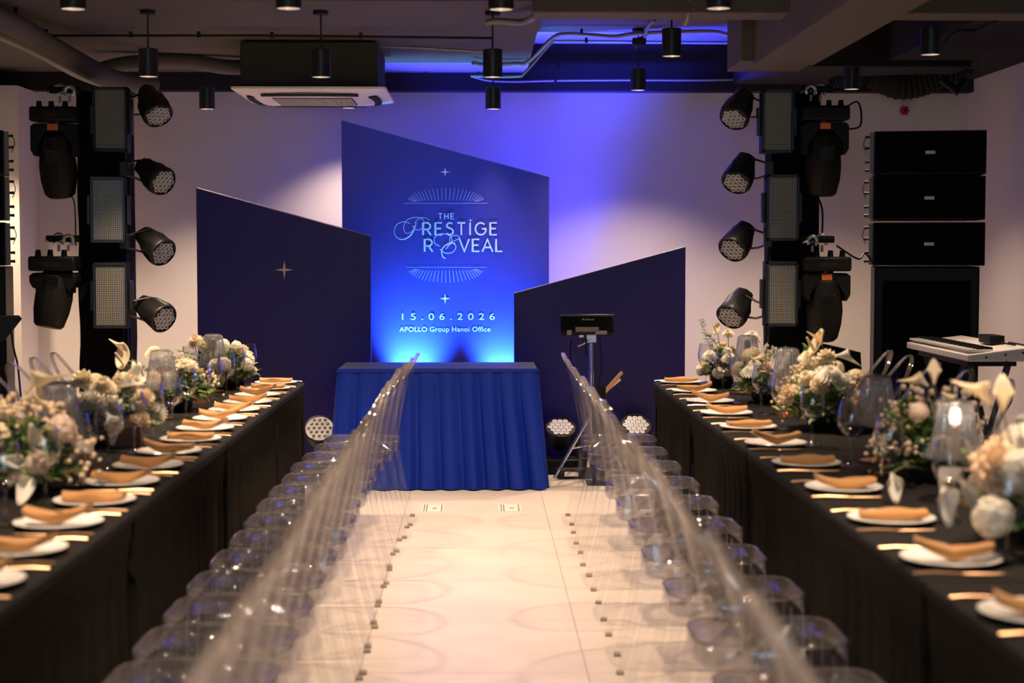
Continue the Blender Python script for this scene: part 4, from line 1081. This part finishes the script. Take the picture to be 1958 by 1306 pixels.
def moving_head(top, label, tilt=0.0, sticker=True, tall=0.40, mirror=1, basew=0.27, headrot=0.0, pipe_r=True):
    """hung moving head: base box on top, forked yoke, tapered head pointing down"""
    root = empty('moving_head_light', top, 0, label, 'stage light', 'moving heads hung on the light towers')
    MB().box((0, 0, -0.045), (basew, 0.20, 0.085)).build('base', m_black, root, bevel=0.014)
    kn = MB()
    for x in (-0.10, -0.03, 0.05): kn.lathe([(0.0, 0), (0, 0)], 3) if False else kn.tube([(mirror * x, 0.0, -0.003), (mirror * x, 0, 0.035)], [0.018, 0.014], 10)
    kn.build('locking_feet', m_black, root)
    c = MB(); clamp(c, (mirror * 0.02, 0.0, 0.095)); clamp(c, (mirror * 0.08, -0.02, 0.09), 0.9); c.build('hook_clamp', m_alu, root)
    MB().tube([(mirror * -0.05, 0.0, 0.098), (mirror * 0.14, 0.0, 0.098)], 0.020, 12).build('mounting_pipe', m_black, root)
    MB().box((0, -0.101, -0.05), (0.10, 0.004, 0.03)).build('display', mat('dark_display', (0.02, 0.012, 0.012), 0.15), root, smooth=0)
    # yoke: plate with an arch cut out
    W = basew * 0.5 * 0.94; H = tall * 0.62
    arch = [(-W * 0.78, -H), (-W * 0.78, -0.22), (-W * 0.32, -0.140), (W * 0.32, -0.140), (W * 0.78, -0.22), (W * 0.78, -H)]
    outer = [(W * 0.9, -H - 0.0), (W * 1.06, -H + 0.035), (W * 1.06, -0.115), (W * 0.9, -0.098), (-W * 0.9, -0.098), (-W * 1.06, -0.115), (-W * 1.06, -H + 0.035), (-W * 0.9, -H)]
    MB().prism(arch + outer, -0.075, 0.075).build('yoke', m_black, root, smooth=0, bevel=0.006)
    MB().tube([(0, 0, -0.10), (0, 0, -0.085)], 0.05, 16).build('pan_ring', m_blackm, root)
    if sticker: MB().box((-0.005, -0.0765, -0.120 if tall > 0.3 else -0.12), (0.060, 0.002, 0.036)).build('sticker', m_orange, root, smooth=0)
    h = MB(); h.M = Matrix.Translation((0, 0, -H + 0.005)) @ Matrix.Rotation(tilt, 4, 'X') @ Matrix.Rotation(headrot, 4, 'Y')
    rings = []
    for z, r in ((0.135, 0.04), (0.125, 0.070), (0.05, 0.094), (-0.06, 0.106), (-0.14, 0.102), (-0.225, 0.085), (-0.24, 0.070)):
        rings.append([(r * math.cos(2 * PI * (k + .5) / 12) * (1.0), r * math.sin(2 * PI * (k + .5) / 12) * 1.05, z) for k in range(12)])
    loft(h, rings).build('head', mat('black_head_shell', (0.010, 0.009, 0.008), 0.5, spec=0.2), root, bevel=0.004)
    v = MB(); v.M = h.M
    for k in range(6): v.box((0, -0.102, 0.05 - 0.013 * k), (0.075, 0.006, 0.005))
    v.build('cooling_vents', m_blackm, root, smooth=0)
    k_ = MB()
    for s in (-1, 1): k_.tube([(s * W * 0.58, 0, -H + 0.05), (s * W * 1.04, 0, -H + 0.05)], 0.022, 12)
    k_.build('tilt_pivot', m_blackm, root)
    return root
def strobe(c, label, rz=0.0, wd=0.185, hh=0.375):
    root = empty('strobe_panel', c, rz, label, 'stage light', 'led strobe panels on the light towers')
    MB().box((0, 0.05, 0), (wd + 0.035, 0.10, hh + 0.04)).build('housing', m_black, root, bevel=0.006)
    fr = MB()
    for x in (-1, 1): fr.box((x * (wd / 2 + 0.008), -0.004, 0), (0.012, 0.014, hh + 0.035))
    for z in (-1, 1): fr.box((0, -0.004, z * (hh / 2 + 0.010)), (wd + 0.028, 0.014, 0.014))
    fr.build('bezel', m_blackm, root, smooth=0)
    MB().box((0, -0.001, 0), (wd, 0.004, hh)).build('led_face', m_led, root, smooth=0)
    MB().box((wd / 2 + 0.03, 0.05, 0), (0.02, 0.05, hh * 0.5)).build('bracket', m_blackm, root, bevel=0.004)
    MB().box((-wd / 2 - 0.03, 0.05, 0), (0.02, 0.05, hh * 0.5)).build('bracket', m_blackm, root, bevel=0.004)
    return root
YT = 9.6
def tower(cx_px, label, hw=0.145):
    x = P(cx_px, 400, YT).x
    root = empty('light_tower', (x, YT + 0.16, 0), 0, label, 'light tower')
    rn = random.Random(cx_px)
    ph = [rn.uniform(0, 6) for _ in range(3)]
    def fn(u, v):
        a = 2 * PI * u; c, s = math.cos(a), math.sin(a); e = 0.25
        k = 1 + 0.03 * math.sin(9 * v * 3 + ph[0] + 3 * a) + 0.02 * math.sin(23 * v + ph[1] + 5 * a) + 0.10 * max(0, 0.12 - v) / 0.12
        return (abs(c) ** e * (1 if c > 0 else -1) * hw * k, abs(s) ** e * (1 if s > 0 else -1) * hw * k, 2.42 * v + 0.005)
    MB().grid(fn, 48, 60).build('cloth_cover', m_cloth, root, smooth=50)
    MB().box((0, 0, 0.012), (0.62, 0.55, 0.024)).build('base_plate', m_blackm, root, bevel=0.004)
    MB().box((0, 0, 2.42), (0.30, 0.30, 0.02)).build('top_plate', m_blackm, root, smooth=0)
    t_ = MB()
    for sx in (-1, 1):
        t_.tube([(sx * 0.12, 0.12, 0.02), (sx * 0.12, 0.12, 2.41)], 0.024, 8); t_.tube([(sx * 0.12, -0.10, 0.02), (sx * 0.12, -0.10, 2.41)], 0.024, 8)
    t_.build('truss_tube', m_blackm, root)
    return root
tl = tower(192, 'black cloth wrapped light tower on the left')
tr = tower(1524, 'black cloth wrapped light tower on the right')
for cx, cy, lab, wd, hh, rz in ((210, 228, 'top strobe panel of the left light tower', .165, .335, 0), (206, 401, 'middle strobe panel of the left light tower', .165, .345, 0.1), (211, 565, 'bottom strobe panel of the left light tower, reflecting blue', .165, .345, 0.05),
                        (1488, 232, 'top strobe panel of the right light tower', .155, .330, 0), (1497, 397, 'middle strobe panel of the right light tower', .160, .350, 0), (1495, 562, 'bottom strobe panel of the right light tower', .160, .345, 0)):
    strobe(P(cx, cy, YT - 0.13), lab, rz, wd, hh)
for px, py, ax, ay, d, lab in (
        (303, 222, 240, 205, (0.42, -0.55, -0.72), 'uppermost wash light on the left tower'), (312, 348, 245, 325, (0.62, -0.55, -0.42), 'second wash light from the top on the left tower'),
        (312, 484, 245, 462, (0.62, -0.55, -0.48), 'third wash light from the top on the left tower'), (314, 610, 245, 590, (0.66, -0.55, -0.36), 'lowest wash light on the left tower'),
        (1403, 228, 1462, 210, (-0.36, -0.55, -0.70), 'uppermost wash light on the right tower'), (1407, 350, 1465, 325, (-0.36, -0.60, -0.66), 'second wash light from the top on the right tower'),
        (1400, 478, 1462, 458, (-0.46, -0.62, -0.58), 'third wash light from the top on the right tower'), (1396, 607, 1460, 592, (-0.46, -0.60, -0.58), 'lowest wash light on the right tower')):
    wash_light(P(px, py, YT - 0.05), d, P(ax, ay, YT + 0.05), lab, seed=px)
moving_head(P(108, 205, 9.46), 'upper moving head light hung on the left tower', 0.25, True, 0.46, 1)
moving_head(P(106, 489, 9.46), 'lower moving head light hung on the left tower, tilted', -0.15, False, 0.30, 1, 0.27, 0.16)
moving_head(P(1575, 203, 9.46), 'upper moving head light hung on the right tower', 0.15, True, 0.46, -1)
moving_head(P(1578, 490, 9.46), 'lower moving head light hung on the right tower', 0.2, True, 0.42, -1)

def cable(pts, r, label, m=m_black, name='cable', k=8):
    pts = smoothpath(pts, k); o = pts[0].copy()
    ob = MB().tube([p - o for p in pts], r, 6).build(name, m, loc=o)
    return tag(ob, label, 'cable')
cable([P(1605, 215, 9.7), P(1640, 195, 9.7), P(1645, 240, 9.7), P(1612, 247, 9.7)], 0.006, 'looped black cable beside the upper right moving head')
cable([P(1600, 470, 9.7), P(1640, 495, 9.8), P(1655, 485, 9.9), P(1674, 512, 10.0)], 0.006, 'black cable from the lower right moving head to the speakers')
cable([P(252, 200, 9.6), P(243, 260, 9.6), P(238, 300, 9.6), P(247, 350, 9.6), P(245, 440, 9.6)], 0.008, 'black cable down the inner side of the left tower')
cable([P(240, 600, 9.6), P(236, 650, 9.6), P(244, 690, 9.6), P(240, 760, 9.6)], 0.006, 'lower black cable on the left tower')
cable([P(250, 600, 9.62), P(248, 660, 9.62), P(250, 760, 9.62)], 0.007, 'straight black cable beside the left tower foot')
cable([P(1466, 440, 9.6), P(1470, 480, 9.6), P(1463, 520, 9.6)], 0.006, 'black cable between the strobes of the right tower')
cable([P(1460, 618, 9.6), P(1465, 640, 9.6), P(1456, 700, 9.6), P(1455, 760, 9.6)], 0.006, 'black cable hanging at the right tower foot')
cable([P(1560, 370, 9.7), P(1572, 400, 9.7), P(1572, 450, 9.7)], 0.006, 'black cable between the right moving heads')
cable([P(135, 372, 9.75), P(143, 395, 9.7), P(145, 470, 9.7)], 0.004, 'thin cable below the upper left moving head')

# ------------------------------------------------------------------ loudspeakers
def array_box(x, z, y, label, side=1, w_=0.68, h_=0.27):
    root = empty('line_array_speaker', (x, y, z), -0.20 if x > 0 else 0.20, label, 'loudspeaker', 'line array speakers stacked at the sides')
    MB().prism([(-w_ / 2, 0.0), (w_ / 2, 0.0), (w_ / 2, h_), (-w_ / 2, h_)], 0.0, 0.42).build('cabinet', m_black, root, smooth=0, bevel=0.006)
    MB().box((0, -0.008, h_ / 2), (w_ - 0.02, 0.016, h_ - 0.02)).build('grille', mat('black_speaker_grille', (0.004, 0.004, 0.004), 0.8, bump=0.8, nscale=300, spec=0.08), root, smooth=0)
    b_ = MB().box((0, -0.0175, h_ / 2), (0.060, 0.003, 0.020)).build('badge', mat('grey_badge', (0.25, 0.25, 0.26), 0.35, 0.6), root, smooth=0)
    for s in ((-1,) if x > 0 else (1,)):
        r_ = MB()
        r_.box((s * (w_ / 2 + 0.014), 0.06, h_ / 2), (0.024, 0.06, h_ * 0.96))
        r_.build('rigging_rail', m_steel, root, smooth=0)
        for zz in (0.10, 0.30, 0.62, 0.88): MB().tube([(s * (w_ / 2 + 0.02), 0.06, h_ * zz), (s * (w_ / 2 + 0.055), 0.06, h_ * zz)], [0.007, 0.010], 8).build('rigging_pin', m_blackm, root)
        MB().tube(smoothpath([(s * (w_ / 2 + 0.05), 0.05, h_ * 0.88), (s * (w_ / 2 + 0.065), 0.04, h_ * 0.7), (s * (w_ / 2 + 0.045), 0.05, h_ * 0.5)], 5), 0.0025, 5).build('pin_lanyard', m_blackm, root)
    return root
def subwoofer(x, y, h, label, w_=0.64):
    root = empty('subwoofer', (x, y, 0), -0.20 if x > 0 else 0.20, label, 'loudspeaker')
    MB().box((0, 0.30, h / 2), (w_, 0.60, h)).build('cabinet', m_black, root, bevel=0.01)
    MB().box((0, -0.006, h - 0.42), (w_ * 0.84, 0.02, 0.66)).build('grille', mat('black_speaker_grille', (0.01, 0.01, 0.01), 0.6), root, bevel=0.004)
    MB().box((0, -0.006, h - 1.02), (w_ * 0.84, 0.02, 0.40)).build('lower_grille', mat('black_speaker_grille', (0.01, 0.01, 0.01), 0.6), root, bevel=0.004)
    return root
YA = 10.1
xr = P(1777, 400, YA).x
zt = [P(1777, b, YA).z for b in (333, 420, 508)]
for k, (z, lab) in enumerate(zip(zt, ('topmost black line array speaker of the right stack', 'middle black line array speaker of the right stack', 'lowest black line array speaker of the right stack'))):
    array_box(xr + (0, -.002, 0)[k], z, YA, lab)
subwoofer(xr - 0.01, YA - 0.0, zt[2] - 0.006, 'tall black subwoofer under the right speaker stack', 0.64)
xl = P(20, 400, YA).x - 0.05 - 0.34
for k, lab in enumerate(('topmost speaker of the left stack, cut by the picture edge', 'middle speaker of the left stack, cut by the picture edge', 'lowest speaker of the left stack, cut by the picture edge')):
    array_box(xl, zt[k], YA, lab)
subwoofer(xl, YA, zt[2] - 0.006, 'black subwoofer at the left picture edge', 0.68)

# music stand at the left edge
ms = empty('music_stand', (P(2, 610, 9.3).x, 9.3, 0), 0.3, 'black music stand tray at the left picture edge', 'music stand')
MB().prism([(-0.30, 0.02), (0.10, 0.02), (0.115, 0.0), (0.02, -0.12), (-0.30, -0.20)], -0.02, 0.02).build('tray', m_black, ms, loc=(0, 0, P(2, 610, 9.3).z), bevel=0.004)
MB().tube([(-0.12, 0, 0.04), (-0.12, 0, P(2, 610, 9.3).z - 0.1)], 0.012, 8).build('pole', m_blackm, ms)
for a in (0, 2.1, 4.2): MB().tube([(-0.12, 0, 0.18), (-0.12 + 0.25 * math.cos(a), 0.25 * math.sin(a), 0.008)], 0.008, 6).build('leg', m_blackm, ms)
cable([P(20, 620, 9.2), P(26, 665, 9.2), P(34, 700, 9.2), P(40, 760, 9.2)], 0.006, 'black cable hanging by the music stand at left')

# ------------------------------------------------------------------ keyboard on a stand
L1, D1 = 1.20, 0.33
kc = Vector((2.525 + D1 / 2, 8.9, 0.905))
kb = empty('keyboard_synthesizer', kc, -PI / 2, 'white keyboard synthesizer on a dark stand at the right', 'keyboard')
bodyp = [(-D1 / 2, 0.0), (D1 / 2, 0.0), (D1 / 2, 0.075), (D1 * 0.1, 0.060), (-D1 / 2, 0.035)]
# local x = length, local y = depth; profile extruded along x
kbm = MB(); kbm.M = Matrix(((0, 1, 0, 0), (1, 0, 0, 0), (0, 0, 1, 0), (0, 0, 0, 1)))
kbm.prism([(a, b) for a, b in bodyp], -L1 / 2, L1 / 2).build('case', m_white, kb, smooth=0, bevel=0.006)
w_ = MB(); 
for k in range(47): w_.box((-L1 / 2 + 0.035 + k * 0.0245, -D1 / 2 + 0.075, 0.055), (0.0225, 0.13, 0.012))
w_.build('white_keys', m_plate, kb, smooth=0, bevel=0.001)
b2 = MB()
for k in range(46):
    if k % 7 in (2, 6): continue
    b2.box((-L1 / 2 + 0.047 + k * 0.0245, -D1 / 2 + 0.10, 0.066), (0.012, 0.085, 0.012))
b2.build('black_keys', m_black, kb, smooth=0)
pn = MB()
for k in range(28): pn.box((-0.0 + (k % 14) * 0.038, 0.085 + (k // 7) * 0.025, 0.080), (0.02, 0.010, 0.008))
pn.build('buttons', m_dark, kb, smooth=0)
for yy, zz in ((-0.07, 0.022), (0.03, 0.035), (0.12, 0.045)):
    MB().tube([(L1 / 2 - 0.001, yy, zz), (L1 / 2 + 0.004, yy, zz)], 0.006, 10).build('end_screw', m_black, kb)
MB().box((0.18, 0.09, 0.095), (0.20, 0.08, 0.045)).build('control_block', m_black, kb, bevel=0.004)
ks = empty('keyboard_stand', (kc.x, kc.y, 0), -PI / 2, 'dark folding stand under the white keyboard', 'stand')
MB().box((0, 0, kc.z - 0.018), (0.95, 0.26, 0.03)).build('top_tray', m_black, ks, smooth=0)
for s in (-1, 1):
    MB().tube([(s * 0.42, -0.10, kc.z - 0.03), (s * 0.42, 0.12, 0.022)], 0.016, 8).build('leg', m_blackm, ks)
    MB().tube([(s * 0.38, 0.12, kc.z - 0.03), (s * 0.38, -0.12, 0.022)], 0.016, 8).build('leg', m_blackm, ks)
    MB().box((s * 0.40, 0, 0.012), (0.07, 0.36, 0.022)).build('foot_bar', m_blackm, ks, smooth=0)
cable([P(1925, 690, 8.3), P(1915, 730, 8.3), P(1935, 760, 8.3), P(1920, 790, 8.3)], 0.005, 'black cable looping under the white keyboard')

# black draped case behind the right tower
cs_ = empty('draped_case', (P(1622, 700, 9.95).x - 0.03, 10.22, 0), 0, 'black cloth draped equipment case between right tower and subwoofer', 'equipment case')
def drape(u, v):
    x, y, nx, ny = perim(u, 0.13, 0.17)
    z0_ = 0.90 - 0.06 * (x + 0.13) / 0.26
    o_ = 0.03 * v * math.sin(u * 70 + 2 * math.sin(u * 19)) + 0.04 * v
    return (x + nx * o_, y + ny * o_, z0_ * (1 - v) + 0.01 * v)
MB().grid(drape, 160, 10).build('cloth_drape', m_cloth, cs_, smooth=70)
MB().add([(-.13, -.17, .90), (.13, -.17, .84), (.13, .17, .84), (-.13, .17, .90)], [(0, 1, 2, 3)]).build('case_top', m_bag, cs_, smooth=0, solid=0.01)

# ------------------------------------------------------------------ drum pad on a stand, sticks, floor gear
dz = P(1122, 622, 10.45)
dp = empty('drum_pad', dz, 0, 'black electronic drum pad seen from behind on a chrome pole', 'electronic drum pad')
MB().box((0, 0, 0), (0.345, 0.06, 0.125)).build('case', m_black, dp, bevel=0.010, rot=(math.radians(-18), 0, 0))
MB().box((0, -0.035, 0.066), (0.35, 0.03, 0.012)).build('rear_lip', m_blackm, dp, bevel=0.003)
MB().box((0.09, -0.035, -0.045), (0.075, 0.02, 0.024)).build('rear_socket', mat('grey_socket', (0.35, 0.33, 0.32), 0.5), dp, smooth=0)
MB().box((-0.115, -0.035, -0.045), (0.03, 0.02, 0.03)).build('rear_socket', mat('grey_socket', (0.35, 0.33, 0.32), 0.5), dp, smooth=0)
MB().box((0.0, -0.036, -0.025), (0.15, 0.02, 0.03)).build('mount_plate', m_steel, dp, smooth=0)
text('Roland', lambda a, b: (-0.035, -0.052, 0.035), 0, 22, 0, 3.4, 'maker_lettering', m_print, dp, 10.45, 1.0)
st = empty('drum_pad_stand', (dz.x + 0.03, 10.46, 0), 0, 'chrome pole stand with folding tripod legs right of the blue table', 'stand')
zt_ = dz.z - 0.065
MB().tube([(0, 0, 0.35), (0, 0, zt_ - 0.05)], 0.012, 12).tube([(0, 0, 0.22), (0, 0, 0.7)], 0.017, 12).build('pole', m_chrome, st)
MB().box((0, 0, zt_ - 0.02), (0.06, 0.04, 0.05)).tube([(-0.09, -0.02, zt_ - 0.07), (0, -0.02, zt_ - 0.03)], 0.006, 6).tube([(-0.08, 0, zt_ + 0.0), (-0.05, 0, zt_ + 0.0)], 0.016, 10).build('wing_bolt', m_alu, st)
for a in (3.5, 0.4, 1.6):
    MB().tube([(0, 0, 0.42), (0.26 * math.cos(a), 0.26 * math.sin(a) * 0.8, 0.012)], 0.010, 8).tube([(0, 0, 0.22), (0.15 * math.cos(a), 0.15 * math.sin(a) * 0.8, 0.20)], 0.006, 6).build('leg', m_chrome, st)
cable([P(1092, 648, 10.4), P(1090, 680, 10.4), P(1094, 700, 10.4)], 0.005, 'short black plug cable under the drum pad, left one')
cable([P(1122, 648, 10.4), P(1120, 665, 10.4), P(1122, 682, 10.4)], 0.005, 'short black plug cable under the drum pad, middle one')
cable([P(1147, 645, 10.4), P(1150, 700, 10.4), P(1142, 760, 10.4), P(1135, 880, 10.3)], 0.004, 'long thin black cable hanging from the drum pad')
for k, (a, b, m, lab) in enumerate(((P(1150, 757, 10.2), P(1190, 711, 10.2), m_stick, 'dark brown wooden drumstick leaning right of the chrome pole'), (P(1146, 757, 10.22), P(1186, 725, 10.22), m_cream, 'pale wooden drumstick beside the brown one'))):
    ob = MB().tube([(0, 0, 0), (b - a) * 0.9, (b - a)], [0.014 - 0.004 * k, 0.012 - 0.003 * k, 0.009], 8).build('drumstick', m, loc=a); tag(ob, lab, 'drumstick', 'drumsticks by the drum pad stand')
sh = empty('stick_holder', (P(1146, 760, 10.22).x, 10.21, 0), 0, 'black stick holder tube behind the right chairs', 'stick holder')
MB().lathe([(0.001, 0.01), (0.045, 0.01), (0.045, 0.62), (0.038, 0.62), (0.038, 0.03), (0.001, 0.03)], 16).build('holder_tube', m_black, sh)
MB().box((0, 0, 0.008), (0.16, 0.16, 0.014)).build('holder_base', m_black, sh, smooth=0)

def floor_par(px, py, Y, d, label, white=False, R=0.095):
    c = P(px, py, Y)
    root = empty('floor_wash_light', (c.x, c.y, 0), 0, label, 'stage light', 'wash lights standing on the floor')
    q = Vector(d).to_track_quat('Z', 'Y').to_matrix().to_4x4()
    q = Matrix.Translation((0, 0, c.z)) @ q
    b = MB(); b.M = q
    b.lathe([(0.001, -0.16), (0.06, -0.155), (0.085, -0.10), (R, -0.04), (R + 0.004, 0.0), (R - 0.004, 0.003), (R - 0.006, -0.004)], 28).build('housing', m_black, root)
    f2 = MB(); f2.M = q; f2.disc((0, 0, -0.003), R - 0.005, (0, 0, 1), 28).build('front_plate', m_plate if white else m_black, root, smooth=0)
    e = empty('lens_cluster', (0, 0, 0)); e.rotation_euler = q.to_euler(); e.location = (0, 0, c.z); e.parent = root
    lens_face(e, R, -0.001, 2, m_plate if white else m_lens, m_lensd if white else m_lens)
    y_ = MB()
    y_.tube([(-R - 0.02, 0, c.z - 0.05), (-R - 0.02, 0, 0.02)], 0.010, 8, flat=2.0).tube([(R + 0.02, 0, c.z - 0.05), (R + 0.02, 0, 0.02)], 0.010, 8, flat=2.0)
    y_.build('yoke', m_blackm, root)
    MB().box((0, 0, 0.05), (0.24, 0.20, 0.10)).build('base', m_black, root, bevel=0.01)
    return root
floor_par(611, 819, 10.3, (0.03, -0.82, 0.62), 'white faced floor wash light left of the blue table', True)
floor_par(1072, 817, 10.75, (0.02, -0.55, 0.85), 'black floor wash light right of the blue table', False, 0.098)
floor_par(1216, 813, 10.75, (0.04, -0.65, 0.75), 'floor wash light half hidden by the right table end', False, 0.098)
bx = empty('power_box', (P(1098, 885, 10.5).x, 10.5, 0), 0.1, 'low grey power box on the floor under the chrome stand', 'power box')
MB().box((0, 0, 0.03), (0.22, 0.14, 0.06)).build('box_body', m_dark, bx, bevel=0.006)
MB().box((-0.03, -0.072, 0.035), (0.09, 0.004, 0.03)).build('socket_strip', m_white, bx, smooth=0)
cable([P(1070, 905, 10.2) + Vector((0, 0, 0.0)), P(1085, 900, 10.4), P(1110, 902, 10.4), P(1120, 912, 10.2)], 0.006, 'black cable coiled on the floor at the chrome stand')
# dark plinth behind the stand
tag(MB().box((0, 0, 0.04), (1.6, 0.10, 0.08)).build('cable_ramp', m_black, loc=(1.05, 10.93, 0), bevel=0.01), 'low black cable ramp at the foot of the right panel', 'cable ramp')

# floor sockets
for px in (828, 975):
    p = P(px, 974, 9.26); 
    r_ = empty('floor_socket', (p.x, 1.47 * FPX / (974 - 482), 0.0005), 0, 'flush floor socket cover in the aisle, %s one' % ('left' if px < 900 else 'right'), 'floor socket', 'floor socket covers')
    s_ = MB()
    for x in (-0.05, -0.035, 0.05): s_.box((x, 0, 0.0012), (0.004, 0.24, 0.0015))
    s_.build('cover_slots', m_dark, r_, smooth=0)
    MB().box((0, 0, 0.0004), (0.13, 0.26, 0.0008)).build('cover_plate', mat('cream_cover', (0.62, 0.55, 0.49), 0.4), r_, smooth=0)
    MB().tube([(0.01, -0.02, 0.001), (0.01, -0.02, 0.003)], 0.014, 12).build('key_hole', m_steel, r_)
